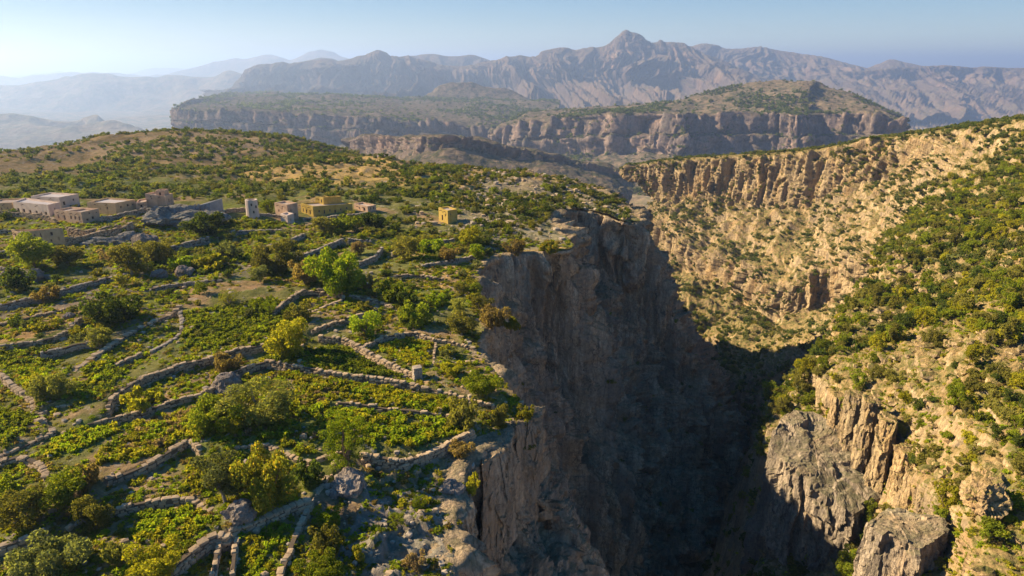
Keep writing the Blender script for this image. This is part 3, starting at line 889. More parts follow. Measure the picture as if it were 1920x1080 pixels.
def ridge(name, sky, D0, vcliff, vfoot, vend, Dc, Df, De, mat, disp, n=16, nrow=(6, 40, 40, 30, 20)):
    C = []
    for (u, v) in sky:
        vc = max(v + 8, vcliff(u) if callable(vcliff) else vcliff)
        vf = max(vc + 8, vfoot(u) if callable(vfoot) else vfoot)
        C.append([at_d(u, v + 40, D0 * 1.16), at_d(u, v, D0), at_d(u, v * .5 + vc * .5, D0 - Dc * .45), at_d(u, vc, D0 - Dc), at_d(u, vf, D0 - Df), at_d(u, max(vend, vf + 10), D0 - De)])
    return strip(name, C, [n] * (len(sky) - 1), list(nrow), mat, disp, tr=.35, blurn=4)

sky_main = [(395,205),(425,178),(445,150),(458,131),(480,121),(505,119),(530,117),(548,118),(575,116),(610,112),(640,114),(670,107),(688,104),(700,96),(711,93.5),(724,99),(733,105),(755,104),(780,108),(807,116),(840,122),(873,124),(900,117),(930,112),(950,107),(973,103),(1000,107),(1020,98),(1040,93),(1060,91),(1080,95),(1105,90),(1133,86),(1148,77),(1160,66),(1173,56),(1183,60),(1196,63),(1207,70),(1217,80),(1228,80),(1238,75),(1250,80),(1267,79),(1285,84),(1310,98),(1340,108),(1375,122),(1420,140),(1470,158),(1520,178),(1560,195)]
ridge('mountain_main', sky_main, 6000, lambda u: 165 + 6 * math.sin(u / 37), lambda u: 184, 215, 420, 1000, 1700, M['rock_mount'], spurs(300, 330, 3.3, 45), n=20, nrow=(6, 60, 60, 40, 20))
ridge('mountain_behind_left', [(560,122),(590,110),(620,110),(640,116),(740,108),(775,104),(800,101),(830,104),(860,105),(885,102),(905,108),(925,115),(960,122)], 7600, 150, 180, 200, 500, 900, 1300, M['rock_mount'], spurs(500, 150, 7.7, 50), n=14, nrow=(5, 20, 16, 10, 8))
ridge('mountain_behind_right', [(1240,100),(1275,92),(1297,88),(1310,84),(1323,83),(1345,85),(1367,90),(1400,90),(1423,88),(1450,93),(1480,98),(1515,103),(1547,108),(1580,117),(1617,127),(1660,137),(1720,150),(1800,165)], 7400, lambda u: 158, lambda u: 190, 230, 700, 1500, 2200, M['rock_mount'], spurs(330, 320, 5.1, 50), n=16, nrow=(5, 34, 30, 24, 14))
ridge('escarpment_right', [(1500,145),(1560,137),(1610,133),(1640,131),(1680,127),(1720,126),(1747,124),(1770,123),(1813,126),(1860,126),(1920,128),(1980,130),(2050,131),(2150,134)], 6600, 150, lambda u: 225, 262, 90, 1050, 2000, M['rock_mount'], spurs(230, 190, 9.2, 45), n=22, nrow=(6, 14, 14, 44, 20))
ridge('cone_hill', [(1600,131),(1627,128),(1650,119),(1673,112),(1700,118),(1740,125),(1780,129)], 7700, 140, 160, 180, 500, 900, 1300, M['rock_mount'], spurs(300, 60, 2.2, 40), n=10, nrow=(5, 14, 10, 8, 6))
# hazy ridges on the left
far = lambda A: (lambda V, N: N * (A * fbm(V[..., 0] / A / 8, V[..., 1] / A / 8, V[..., 2] / A / 4, 5) * np.clip(np.arange(V.shape[1])[None, :] / 8, .15, 1))[..., None])
ridge('hazy_ridge_near', [(-400,172),(-200,168),(0,160),(60,156),(130,151),(200,143),(230,145),(270,141),(300,143),(335,137),(370,144),(400,142),(430,133),(470,140),(520,150)], 8500, 200, 240, 270, 900, 2200, 3200, M['far_hill'], far(220), n=12, nrow=(5, 16, 14, 12, 8))
ridge('hazy_ridge_middle', [(-500,166),(-200,158),(0,150),(90,150),(160,148),(240,141),(300,135),(350,126),(400,117),(440,108),(465,110),(495,105),(515,105),(545,114),(575,112),(620,108),(650,116),(720,125)], 13500, 180, 220, 250, 1500, 3200, 4500, M['far_hill'], far(260), n=12, nrow=(5, 16, 14, 12, 8))
ridge('hazy_ridge_far', [(-900,152),(-400,147),(0,144),(80,142),(160,142),(240,136),(330,130),(420,128),(600,126),(900,126),(1400,126),(2000,127),(2600,128)], 21000, 160, 200, 230, 2000, 4000, 6000, M['far_hill'], far(300), n=12, nrow=(5, 10, 8, 8, 6))
ridge('valley_spur', [(-150,225),(-40,208),(30,198),(80,203),(130,206),(150,200),(185,203),(215,222),(260,250),(330,290)], 4300, 240, 300, 330, 500, 1100, 1500, M['far_hill'], far(130), n=14, nrow=(5, 14, 14, 12, 8))

# ------------------------------------------------------------------ low ground: one sheet to the horizon, below everything
gx = np.concatenate([-np.geomspace(200, 42000, 90)[::-1], np.linspace(-190, 190, 39), np.geomspace(200, 42000, 90)])
gy = np.concatenate([[-3000, -1000, -400, -150], np.linspace(0, 600, 61), np.geomspace(620, 60000, 160)])
X, Y = np.meshgrid(gx, gy, indexing='ij')
Z = -215 - 260 * sstep(500, 3500, Y - .5 * X) - 0 * X
Z += 34 * fbm(X / 500, Y / 500, 1.1, 4) * sstep(400, 1500, np.hypot(X, Y)) + 60 * fbm(X / 2600, Y / 2600, 4.1, 3) * sstep(1500, 4000, np.hypot(X, Y))
Z += 4 * fbm(X / 30, Y / 30, .3, 3)
low = obj('valley_ground', mesh_from('valley_ground', np.stack([X, Y, Z], -1), quads(*X.shape, flip=True), M['valley'], smooth=True), kind='structure')

# ------------------------------------------------------------------ air: one closed box of even haze round everything
zmin, zmax = float(Z.min()) - 2, float(max(o.bound_box[k][2] for o in scene.objects if o.type == 'MESH' for k in range(8))) + 25
hx0, hx1, hy0, hy1 = -60000, 60000, -4000, 66000
hv = [(x, y, z) for z in (zmin, zmax) for (x, y) in ((hx0, hy0), (hx1, hy0), (hx1, hy1), (hx0, hy1))]
hm, nt, out = new_mat('haze_air')
pv = nt.nodes.new('ShaderNodeVolumePrincipled')
pv.inputs['Color'].default_value = (*HAZE_COLOR, 1)
pv.inputs['Density'].default_value = HAZE_DENSITY
pv.inputs['Anisotropy'].default_value = HAZE_ANISO
nt.links.new(pv.outputs[0], out.inputs['Volume'])
hm.cycles.homogeneous_volume = True if hasattr(hm.cycles, 'homogeneous_volume') else True
obj('haze', mesh_from('haze', hv, [(3, 2, 1, 0), (4, 5, 6, 7), (0, 1, 5, 4), (1, 2, 6, 5), (2, 3, 7, 6), (3, 0, 4, 7)], hm), kind='stuff')
# ------------------------------------------------------------------ village houses
M['plaster_pink'] = plain_material('mud_plaster_pinkish', (.44, .31, .215), (.52, .385, .275), 1.1, .5, .06, stain=(.26, .19, .145))
M['plaster_white'] = plain_material('lime_plaster_greyish_white', (.52, .42, .345), (.60, .50, .42), 1.0, .5, .06, stain=(.36, .30, .27))
M['plaster_tan'] = plain_material('mud_plaster_tan', (.43, .31, .18), (.50, .37, .23), 1.1, .5, .06, stain=(.24, .175, .115))
M['plaster_yellow'] = plain_material('ochre_plaster_yellow', (.43, .31, .08), (.50, .37, .11), 1.1, .5, .06, stain=(.28, .20, .06))
M['plaster_blue'] = plain_material('bluish_plaster', (.25, .25, .25), (.32, .325, .33), 1.0, .5, .06, stain=(.22, .22, .23))
M['roof_mud'] = plain_material('flat_mud_roof', (.33, .265, .215), (.42, .345, .285), .9, .6, .08)
M['roof_pale'] = plain_material('flat_pale_roof', (.45, .40, .37), (.54, .49, .46), .9, .5, .08)
M['dark_wood'] = plain_material('dark_weathered_wood', (.05, .04, .035), (.09, .07, .055), 8, .4, .01)
M['frame_wood'] = plain_material('pale_weathered_frame', (.28, .23, .18), (.36, .30, .25), 8, .4, .01)

def corner(u, vb, vt):
    p = G0(u, vb)
    return np.array((p[0], p[1], ray(u, vt)[2] * p[1]))

def facade(V, Fc, A, B, zb, opens, depth=.22):
    """outer wall face from A to B (xy + top z), with recessed openings; returns frames of the openings"""
    L = np.hypot(B[0] - A[0], B[1] - A[1])
    ex = np.array(((B[0] - A[0]) / L, (B[1] - A[1]) / L))
    nin = np.array((-ex[1], ex[0]))               # inward (faces run left to right as seen from outside)
    res = []
    xs_, zs_ = {0.0, 1.0}, {0.0, 1.0}
    H = min(A[2], B[2]) - zb
    rects = []
    for (c, h, w, hh) in opens:
        a0, a1 = max(.01, c - w / 2 / L), min(.99, c + w / 2 / L)
        b1 = min(.97, h + hh / 2 / H)
        b0 = max(.02, h - hh / 2 / H)
        rects.append((a0, a1, b0, b1))
        xs_ |= {a0, a1}
        zs_ |= {b0, b1}
    nseg = max(2, int(L / 1.2))
    xs_ |= {i / nseg for i in range(1, nseg)}
    xs_, zs_ = sorted(xs_), sorted(zs_)
    jit = {a: (rnd.uniform(-.07, .05) if 0 < a < 1 else 0) for a in xs_}
    def pt(a, b, dep=0.0):
        top = A[2] * (1 - a) + B[2] * a
        z = zb + (top - zb) * b + (jit[a] if b == 1.0 and a in jit else 0)
        q = np.array(A[:2]) + ex * L * a + nin * dep
        return (q[0], q[1], z)
    for i in range(len(xs_) - 1):
        for j in range(len(zs_) - 1):
            am, bm = (xs_[i] + xs_[i + 1]) / 2, (zs_[j] + zs_[j + 1]) / 2
            if any(r[0] < am < r[1] and r[2] < bm < r[3] for r in rects):
                continue
            k = len(V)
            V += [pt(xs_[i], zs_[j]), pt(xs_[i + 1], zs_[j]), pt(xs_[i + 1], zs_[j + 1]), pt(xs_[i], zs_[j + 1])]
            Fc.append((k, k + 1, k + 2, k + 3))
    for r in rects:
        c = [(r[0], r[2]), (r[1], r[2]), (r[1], r[3]), (r[0], r[3])]
        for m in range(4):
            a, b = c[m], c[(m + 1) % 4]
            k = len(V)
            V += [pt(*a), pt(*b), pt(*b, dep=depth), pt(*a, dep=depth)]
            Fc.append((k, k + 1, k + 2, k + 3))
        res.append((r, pt, nin))
    return res

def box_geo(c0, ex, ey, ez):
    c0, ex, ey, ez = [np.array(t, float) for t in (c0, ex, ey, ez)]
    v = [c0, c0 + ex, c0 + ex + ey, c0 + ey]
    v = v + [t + ez for t in v]
    return v, [(3, 2, 1, 0), (4, 5, 6, 7), (0, 1, 5, 4), (1, 2, 6, 5), (2, 3, 7, 6), (3, 0, 4, 7)]

def house(label, cs, mat, opens, roof='roof_mud', depth=None, back=None, drop=1.2, cat='house', name='mud_house', parapet=.35, turret=None):
    """cs: visible base corners left to right as (u, v base, v top); opens[face] = [(along, height frac, w, h, kind)]"""
    C = [corner(*c) for c in cs]
    if len(C) == 2:
        d = C[1][:2] - C[0][:2]
        n = np.array((-d[1], d[0])) / np.hypot(*d)
        if n[1] < 0:
            n = -n
        b = n * depth
        ring = [C[0], C[1], np.array((C[1][0] + b[0], C[1][1] + b[1], C[1][2])), np.array((C[0][0] + b[0], C[0][1] + b[1], C[0][2]))]
    else:
        q = C[0] + C[2] - C[1]
        q[2] = (C[0][2] + C[2][2]) / 2
        ring = [C[0], C[1], C[2], q]
    zb = min(float(z_ground(c[0], c[1])) for c in ring) - drop
    org = np.array((ring[0][0], ring[0][1], zb))
    ring = [r - org for r in ring]
    e = obj(name, None, loc=org, label=label, cat=cat, group=None)
    V, Fc, kids = [], [], []
    n = len(ring)
    for i in range(n):
        ops = opens.get(i, [])
        A, B = ring[i], ring[(i + 1) % n]
        Hw = min(A[2], B[2]) - 0
        vis = facade(V, Fc, A, B, 0.0, [(o[0], (drop + o[1] * (Hw - drop)) / Hw, o[2], o[3]) for o in ops])
        kids += list(zip(vis, ops))
    cen = sum(r[:2] for r in ring) / n
    inn = []
    for r in ring:
        dlt = cen - r[:2]
        inn.append(np.array((*(r[:2] + dlt / np.hypot(*dlt) * .42), r[2])))
    for i in range(n):
        j = (i + 1) % n
        k = len(V)
        V += [ring[i], ring[j], inn[j], inn[i], inn[i] - (0, 0, parapet), inn[j] - (0, 0, parapet)]
        Fc += [(k, k + 1, k + 2, k + 3), (k + 3, k + 2, k + 5, k + 4)]
    obj('wall', mesh_mixed('wall', V, Fc, M[mat]), e)
    rz = [t - (0, 0, parapet - .015) for t in inn]
    sub = 4
    RV = [(rz[0] * (1 - a) + rz[1] * a) * (1 - b) + (rz[3] * (1 - a) + rz[2] * a) * b + np.array((0, 0, rnd.uniform(-.03, .03))) for a in np.linspace(0, 1, sub + 1) for b in np.linspace(0, 1, sub + 1)]
    obj('roof', mesh_mixed('roof', RV, [tuple(q) for q in quads(sub + 1, sub + 1)[:, ::-1]], M[roof]), e)
    for ((r, pt, nin), o) in kids:
        kind = o[4] if len(o) > 4 else 'window'
        k = [pt(r[0], r[2], .2), pt(r[1], r[2], .2), pt(r[1], r[3], .2), pt(r[0], r[3], .2)]
        k2 = [tuple(np.array(t) + (nin[0] * .06, nin[1] * .06, 0)) for t in k]
        w = obj(kind, mesh_mixed(kind, k + k2, [(0, 1, 2, 3), (4, 7, 6, 5), (0, 4, 5, 1), (1, 5, 6, 2), (2, 6, 7, 3), (3, 7, 4, 0)], M['dark_wood']), e)
        fr_v, fr_f = [], []
        tk = .07
        a = np.array(pt(r[0], r[2], .12)); b = np.array(pt(r[1], r[2], .12)); d = np.array(pt(r[0], r[3], .12))
        ex, ez = b - a, d - a
        lx, lz = np.linalg.norm(ex), np.linalg.norm(ez)
        ux, uz, ny = ex / lx, ez / lz, np.array((nin[0], nin[1], 0)) * .07
        for (c0, sx, sz) in ((a, lx, tk), (a + uz * (lz - tk), lx, tk), (a + uz * tk, tk, lz - 2 * tk), (a + ux * (lx - tk) + uz * tk, tk, lz - 2 * tk)):
            bv, bf = box_geo(c0, ux * sx, ny, uz * sz)
            fr_f += [tuple(t + len(fr_v) for t in f) for f in bf]
            fr_v += bv
        obj('frame', mesh_mixed('frame', fr_v, fr_f, M['frame_wood']), w)
    # roof clutter the photo shows as small lumps: waterspout and beam ends
    a, b = ring[0], ring[1]
    for f in (.3, .7):
        c = a * (1 - f) + b * f
        d2 = b[:2] - a[:2]
        nn = np.array((d2[1], -d2[0])) / np.hypot(*d2)
        bv, bf = box_geo((c[0], c[1], c[2] - parapet - .1), (nn[0] * .55, nn[1] * .55, -.06), (-nn[1] * .12, nn[0] * .12, 0), (0, 0, .1))
        obj('waterspout', mesh_mixed('waterspout', bv, bf, M['dark_wood']), e)
    if turret:
        (f0, f1, g0, g1, th) = turret
        P4 = [(inn[0] * (1 - a) + inn[1] * a) * (1 - b) + (inn[3] * (1 - a) + inn[2] * a) * b for (a, b) in ((f0, g0), (f1, g0), (f1, g1), (f0, g1))]
        z0 = min(t[2] for t in P4) - parapet - .1
        bot = [np.array((t[0], t[1], z0)) for t in P4]
        top = [np.array((t[0], t[1], z0 + th + rnd.uniform(-.06, .06))) for t in P4]
        c4 = sum(top) / 4
        itop = [t + (c4 - t) * .14 for t in top]
        low4 = [t - np.array((0, 0, .3)) for t in itop]
        V = bot + top + itop + low4
        Fc = [(0, 1, 5, 4), (1, 2, 6, 5), (2, 3, 7, 6), (3, 0, 4, 7)]
        for i in range(4):
            j = (i + 1) % 4
            Fc += [(4 + i, 4 + j, 8 + j, 8 + i), (8 + i, 8 + j, 12 + j, 12 + i)]
        Fc.append((12, 13, 14, 15))
        t = obj('upper_room', mesh_mixed('upper_room', V, Fc, M[mat]), e)
        m0 = (bot[0] + bot[1]) / 2
        nn = np.array((bot[1] - bot[0])[[1, 0]]) * (1, -1)
        nn /= np.hypot(*nn)
        ux = (bot[1] - bot[0]) / np.linalg.norm(bot[1] - bot[0])
        bv, bf = box_geo(m0 - ux * .2 + (nn[0] * .02, nn[1] * .02, th * .35), ux * .4, (-nn[0] * .1, -nn[1] * .1, 0), (0, 0, th * .4))
        obj('window', mesh_mixed('window', bv, bf, M['dark_wood']), t)
    return e

W1 = lambda xs, h=.55, w=.55, hh=.75, kind='window': [(x_, h, w, hh, kind) for x_ in xs]
house('beige flat roofed house nearest the camera, at the left edge of the village', [(26, 451, 431), (38, 457, 436), (124, 460, 427)], 'plaster_tan',
      {0: W1([.5], .55, .7, 1.2), 1: [(.36, .62, .35, .6), (.49, .62, .35, .8), (.73, .66, .65, .6), (.70, .2, .4, .45), (.87, .3, .25, .5), (.2, .62, .5, .5)]})
house('corner house with three windows in its sunlit side, above the roofless courtyard', [(130, 417, 395.5), (156, 420, 398), (189, 414, 391)], 'plaster_pink',
      {0: W1([.2, .5, .8], .5, .5, .8), 1: [(.28, .35, .5, .5), (.6, .42, .5, .6), (.45, .8, .3, .35), (.85, .75, .25, .3)]})
house('long pale house with a row of arched openings at the left of the village', [(28, 398, 378), (94, 406, 384), (116, 398, 379)], 'plaster_white',
      {0: [(.12, .35, .9, 1.1, 'door'), (.28, .35, .9, 1.1, 'door'), (.46, .33, .8, 1.0, 'door'), (.64, .3, .8, 1.2, 'door'), (.78, .25, .45, 1.2, 'door'), (.9, .3, .8, 1.2, 'door')], 1: [(.5, .6, .45, .6), (.3, .15, .6, .9, 'door')]}, roof='roof_pale')
house('whitish house with a bright pale roof, highest on the left side of the village', [(62, 387, 367.5), (115, 391, 370), (151, 386, 363.5)], 'plaster_white',
      {0: [(.4, .55, .4, .7), (.6, .5, .5, .6), (.82, .55, .45, .5)], 1: [(.2, .55, .5, .9), (.7, .68, .35, .55), (.15, .12, .5, .5)]}, roof='roof_pale')
house('wide low house with a pale flat roof in the middle of the village', [(166, 398, 379), (219, 400, 381), (256, 391, 374)], 'plaster_tan',
      {0: [(.7, .55, .4, .6), (.45, .42, .25, .4)], 1: [(.25, .55, .5, .5), (.6, .6, .6, .6), (.85, .55, .5, .45)]}, roof='roof_pale')
house('tall tower house with an upper room on its roof, right part of the main village', [(276, 390, 363), (312, 390, 368), (327, 384, 362.5)], 'plaster_pink',
      {0: [(.3, .7, .25, .35)], 1: [(.45, .5, .7, .9), (.75, .5, .35, .7)]}, turret=(.42, .95, .25, .85, 1.7))
house('bluish grey end house at the right end of the long village wall', [(372, 408, 386), (397, 411, 380)], 'plaster_blue', {0: [(.2, .55, .4, .8), (.55, .5, .5, .9), (.8, .6, .3, .7)]}, depth=5)
house('pink two storey house right of the white tower', [(517, 406, 380), (541, 412, 384), (560, 408, 380)], 'plaster_pink', {0: [(.3, .55, .4, .6), (.7, .3, .5, .8, 'door'), (.6, .75, .35, .4)], 1: [(.35, .6, .35, .5), (.7, .3, .35, .6)]})
house('tiny pale outbuilding in front of the pink two storey house', [(527, 416, 401), (540, 420, 404), (552, 415, 400)], 'plaster_white', {1: [(.5, .4, .4, .7, 'door')]}, roof='roof_pale')
house('large yellow ochre house with a row of openings along its long front', [(565, 399, 381), (588, 406, 387), (662, 403, 382)], 'plaster_yellow',
      {0: [(.2, .45, .4, .8), (.45, .4, .5, .9, 'door'), (.75, .4, .5, 1.0, 'door')], 1: [(.15, .5, .35, .6), (.28, .4, .35, .9), (.42, .5, .35, .6), (.55, .35, .4, .9, 'door'), (.7, .5, .35, .6), (.85, .6, .4, .45)]}, roof='roof_mud', turret=(.08, .42, .45, .95, 1.9))
house('small yellow upper house behind the large yellow ochre house', [(592, 384, 369), (604, 386, 371), (622, 383, 369)], 'plaster_yellow', {1: [(.4, .5, .4, .5)]})
house('pinkish low house adjoining the yellow house on its right', [(664, 396, 382), (690, 404, 387), (706, 401, 384)], 'plaster_pink', {0: [(.75, .45, .7, .9, 'door'), (.4, .5, .4, .5)], 1: [(.35, .6, .35, .5), (.7, .55, .4, .6)]})
house('lone ruined yellow house standing in green scrub right of the village', [(823, 414, 389), (840, 420, 395), (858, 417, 392)], 'plaster_yellow', {0: [(.4, .35, .6, 1.3, 'door'), (.75, .6, .4, .6)], 1: [(.3, .7, .3, .4)]}, name='ruined_house')
house('low brownish house at the far left edge of the village', [(-30, 398, 382), (27, 397, 380)], 'plaster_tan', {0: [(.8, .5, .3, .6), (.6, .5, .3, .5)]}, depth=6)
house('low pale annex between the tower house and the wide low house', [(256, 393, 381), (276, 392, 378)], 'plaster_pink', {0: [(.5, .5, .5, .6)]}, depth=5)
house('small brown outbuilding squeezed between the long pale house and the corner house', [(104, 411, 394), (130, 414, 396)], 'plaster_pink', {0: [(.25, .4, .5, .9, 'door'), (.7, .35, .6, 1.0, 'door')]}, depth=4)

# white round tower
p = G0(475, 411)
tz = float(z_ground(*p)) - .6
top = ray(475, 374)[2] * p[1]
H = top - tz
e = obj('watchtower', None, loc=(p[0], p[1], tz), label='white round watchtower standing alone in the middle of the village', cat='tower')
V, Fc, S_ = [], [], 14
R0 = 11.5 * p[1] / F_PX
prof = [(R0 * 1.04, 0), (R0, H * .35), (R0 * .97, H * .7), (R0 * .95, H), (R0 * .72, H), (R0 * .72, H - .5)]
for (r, zz) in prof:
    for k in range(S_):
        t = 2 * math.pi * k / S_
        V.append((r * math.cos(t), r * math.sin(t), zz + (rnd.uniform(-.06, .06) if zz == H else 0)))
for i in range(len(prof) - 1):
    for k in range(S_):
        Fc.append((i * S_ + k, i * S_ + (k + 1) % S_, (i + 1) * S_ + (k + 1) % S_, (i + 1) * S_ + k))
obj('wall', mesh_mixed('wall', V, Fc, M['plaster_white']), e)
obj('roof', mesh_mixed('roof', [(R0 * .74 * math.cos(2 * math.pi * k / S_), R0 * .74 * math.sin(2 * math.pi * k / S_), H - .48) for k in range(S_)], [tuple(range(S_))], M['roof_mud']), e)
for (ang, zz) in ((-1.25, H * .72), (-1.0, H * .35), (-.5, H * .6)):
    c, s = math.cos(ang), math.sin(ang)
    bv, bf = box_geo((c * R0 * .9 + s * .16, s * R0 * .9 - c * .16, zz), (-s * .32, c * .32, 0), (c * R0 * .13, s * R0 * .13, 0), (0, 0, .55))
    obj('window', mesh_mixed('window', bv, bf, M['dark_wood']), e)
# ------------------------------------------------------------------ dry stone walls, stone by stone
def hull_mesh(name, pts, mat):
    import bmesh
    bm = bmesh.new()
    for q in pts:
        bm.verts.new(q)
    bmesh.ops.convex_hull(bm, input=bm.verts, use_existing_faces=False)
    loose = [v for v in bm.verts if not v.link_faces]
    bmesh.ops.delete(bm, geom=loose, context='VERTS')
    bmesh.ops.triangulate(bm, faces=bm.faces)
    me = bpy.data.meshes.new(name)
    bm.to_mesh(me)
    bm.free()
    me.materials.append(mat)
    return me

def stone_points(rg):
    pts = []
    for sx in (-1, 1):
        for sy in (-1, 1):
            for sz in (-1, 1):
                pts.append(np.array((sx, sy, sz)) * rg.uniform(.34, .47, 3))
    for ax in range(3):
        for s in (-1, 1):
            c = rg.uniform(-.14, .14, 3)
            c[ax] = s * rg.uniform(.46, .55)
            pts.append(c)
    return np.array(pts)

srg = np.random.default_rng(33)
STONES = {g: [hull_mesh('stone', stone_points(srg), M['stone_grey' if g else 'stone']) for _ in range(10)] for g in (0, 1)}
_tri = {}
def stone_arrays(me):
    if me.name not in _tri:
        v = np.empty(len(me.vertices) * 3, np.float32)
        me.vertices.foreach_get('co', v)
        _tri[me.name] = (v.reshape(-1, 3), np.array([tuple(f.vertices) for f in me.polygons]))
    return _tri[me.name]

def build_wall(path, zl, zt, th, grey, label, name='stone_wall', cat='wall', force_joined=False):
    """path (n,2) every half metre; zl, zt: bottom and top height along it"""
    seg = np.r_[0, np.cumsum(np.hypot(*np.diff(path, axis=0).T))]
    L = seg[-1]
    dist = path[:, 1].mean()
    single = dist < 78 and not force_joined
    Hm = float(np.mean(zt - zl))
    ls = .62 if single else .55
    hs = .30
    if single:
        f = max(1.0, math.sqrt(L * Hm / (ls * hs) / 290.0))
        ls *= f
        hs *= min(f, 1.25)
        ls = max(ls, L * Hm / hs / 290.0)
    org = np.array((path[0][0], path[0][1], zl[0]))
    e = obj(name, None, loc=org, label=label, cat=cat)
    tan = np.gradient(path, axis=0)
    tan /= np.linalg.norm(tan, axis=1)[:, None]
    nr = np.stack([-tan[:, 1], tan[:, 0]], 1)
    # earth and rubble core
    V = []
    for i in range(len(path)):
        a, b = path[i] - nr[i] * th * .34, path[i] + nr[i] * th * .34
        V += [(a[0], a[1], zl[i] - .5), (a[0], a[1], zt[i] - .12), (b[0], b[1], zt[i] - .12), (b[0], b[1], zl[i] - .5)]
    Fc = []
    n = len(path)
    for i in range(n - 1):
        for k in range(4):
            k2 = (k + 1) % 4
            Fc.append((i * 4 + k, (i + 1) * 4 + k, (i + 1) * 4 + k2, i * 4 + k2))
    Fc += [(0, 1, 2, 3), ((n - 1) * 4 + 3, (n - 1) * 4 + 2, (n - 1) * 4 + 1, (n - 1) * 4)]
    obj('core', mesh_mixed('core', np.array(V) - org, Fc, M['stone_dark']), e)
    items = []
    zmx = max(float((zt - zl).max()), .2)
    rows = int(math.ceil(zmx / hs))
    for r in range(rows):
        s = -srg.uniform(0, ls * .6)
        while s < L:
            l = ls * srg.uniform(.5, 1.5)
            c = min(max(s + l / 2, 0), L)
            x, y = np.interp(c, seg, path[:, 0]), np.interp(c, seg, path[:, 1])
            b, t = np.interp(c, seg, zl), np.interp(c, seg, zt)
            z = t - (r + .5) * hs              # courses hang from the top line
            s += l
            if z < b - hs * .8:
                continue
            i = min(np.searchsorted(seg, c), n - 1)
            ang = math.atan2(tan[i, 1], tan[i, 0])
            top = r == 0
            if top and srg.random() < .22:
                continue
            items.append((np.array((x, y, z + srg.normal() * .035 + (srg.uniform(-.04, .07) if top else 0))) + np.r_[nr[i] * srg.normal() * .05, 0], ang + srg.normal() * (.13 if top else .07), srg.normal() * .06,
                          (l * 1.06, th * (1.08 if top else 1.0) * srg.uniform(.93, 1.12), hs * srg.uniform(.92, 1.32)), srg.integers(10)))
    cutn = 300 if single else 0
    for (p, az, tilt, sc, k) in items[:cutn]:
        o = bpy.data.objects.new('stone', STONES[grey][k])
        COL.objects.link(o)
        o.parent = e
        o.location = p - org
        o.rotation_euler = (tilt, tilt * .7, az)
        o.scale = sc
    rest = items[cutn:]
    if rest:
        VV, FF, off = [], [], 0
        for (p, az, tilt, sc, k) in rest:
            v, f = stone_arrays(STONES[grey][k])
            v = v * np.array(sc)
            c_, s_ = math.cos(az), math.sin(az)
            v = np.stack([v[:, 0] * c_ - v[:, 1] * s_, v[:, 0] * s_ + v[:, 1] * c_, v[:, 2] + v[:, 0] * tilt], 1) + (p - org)
            VV.append(v)
            FF.append(f + off)
            off += len(v)
        obj('stones', mesh_from('stones', np.concatenate(VV), np.concatenate(FF), M['stone_grey' if grey else 'stone']), e, kind='stuff')
    return e

for w in WP:
    p = w.p
    zb = z_base(p[:, 0], p[:, 1])
    zt = zb + w.step * .5 + .16 + .10 * fbm(p[:, 0] * .3, p[:, 1] * .3, 2.2, 2)
    build_wall(p, np.minimum(zt - w.h, zb - w.step * .5 - .05), zt, w.th, w.grey, w.label)

# village yard walls and ruins (photo pixels of the foot, height in pixels)
for (px, hpx, grey, label) in [
  ([(124,459),(145,457),(166,453),(185,448),(205,444),(228,438),(249,430)], 15, 0, 'tall curved stone compound wall beside the beige house'),
  ([(130,443),(148,447),(166,449),(180,446)], 20, 0, 'high sunlit wall of the roofless courtyard above the compound wall'),
  ([(180,446),(190,436),(205,430),(228,430)], 10, 0, 'low round rim wall of the ruined courtyard'),
  ([(0,437),(26,435)], 6, 0, 'low wall left of the beige house'),
  ([(0,482),(20,480),(40,478),(60,474)], 12, 1, 'retaining wall under the terrace slab at the left edge'),
  ([(0,411),(30,410),(62,411),(95,414),(104,418)], 11, 0, 'rubble retaining wall under the long pale house'),
  ([(189,416),(219,410),(250,403),(277,397)], 10, 1, 'whitish retaining wall below the wide low house'),
  ([(278,399),(310,397),(345,393),(375,390)], 9, 1, 'long grey wall running right from the tower house along the outcrop'),
  ([(397,408),(420,404),(445,402),(463,401)], 8, 0, 'low ruined wall between the bluish end house and the white tower'),
  ([(486,410),(505,409),(526,410)], 5, 1, 'very low wall between the white tower and the tiny outbuilding'),
  ([(570,412),(610,413),(650,411),(700,408)], 5, 1, 'low wall along the foot of the large yellow house')]:
    pw = np.array([G0(u, v) for u, v in px])
    cnt = [max(2, int(np.linalg.norm(pw[i + 1] - pw[i]) / .5)) for i in range(len(pw) - 1)]
    p = cr_eval(pw, cnt, .5)
    zg = z_ground(p[:, 0], p[:, 1])
    hh = hpx * p[:, 1] / F_PX
    build_wall(p, zg - .4, zg + hh + .12 * fbm(p[:, 0] * .4, p[:, 1] * .4, 1, 2), .6, grey, label)

# ------------------------------------------------------------------ boulders, stone post, rock outcrop under the village wall
def boulder_mesh(name, seed, mat, sub=4, flat=.75, rough=.16):
    import bmesh
    bm = bmesh.new()
    bmesh.ops.create_icosphere(bm, subdivisions=sub, radius=1.0)
    v = np.array([t.co[:] for t in bm.verts])
    d = 1 + rough * 1.6 * cells(v[:, 0] * 1.2 + seed, v[:, 1] * 1.2, v[:, 2] * 1.2) + rough * fbm(v[:, 0] * 1.5, v[:, 1] * 1.5 + seed, v[:, 2] * 1.5, 4) + rough * .6 * cells(v[:, 0] * 3 + seed, v[:, 1] * 3, v[:, 2] * 3)
    v = v * d[:, None] * (1, 1, flat)
    for t, c in zip(bm.verts, v):
        t.co = c
    me = bpy.data.meshes.new(name)
    bm.to_mesh(me)
    bm.free()
    me.materials.append(mat)
    return me
BM = [boulder_mesh('boulder', s * 3.7, M['boulder'], 4, .8) for s in range(5)]
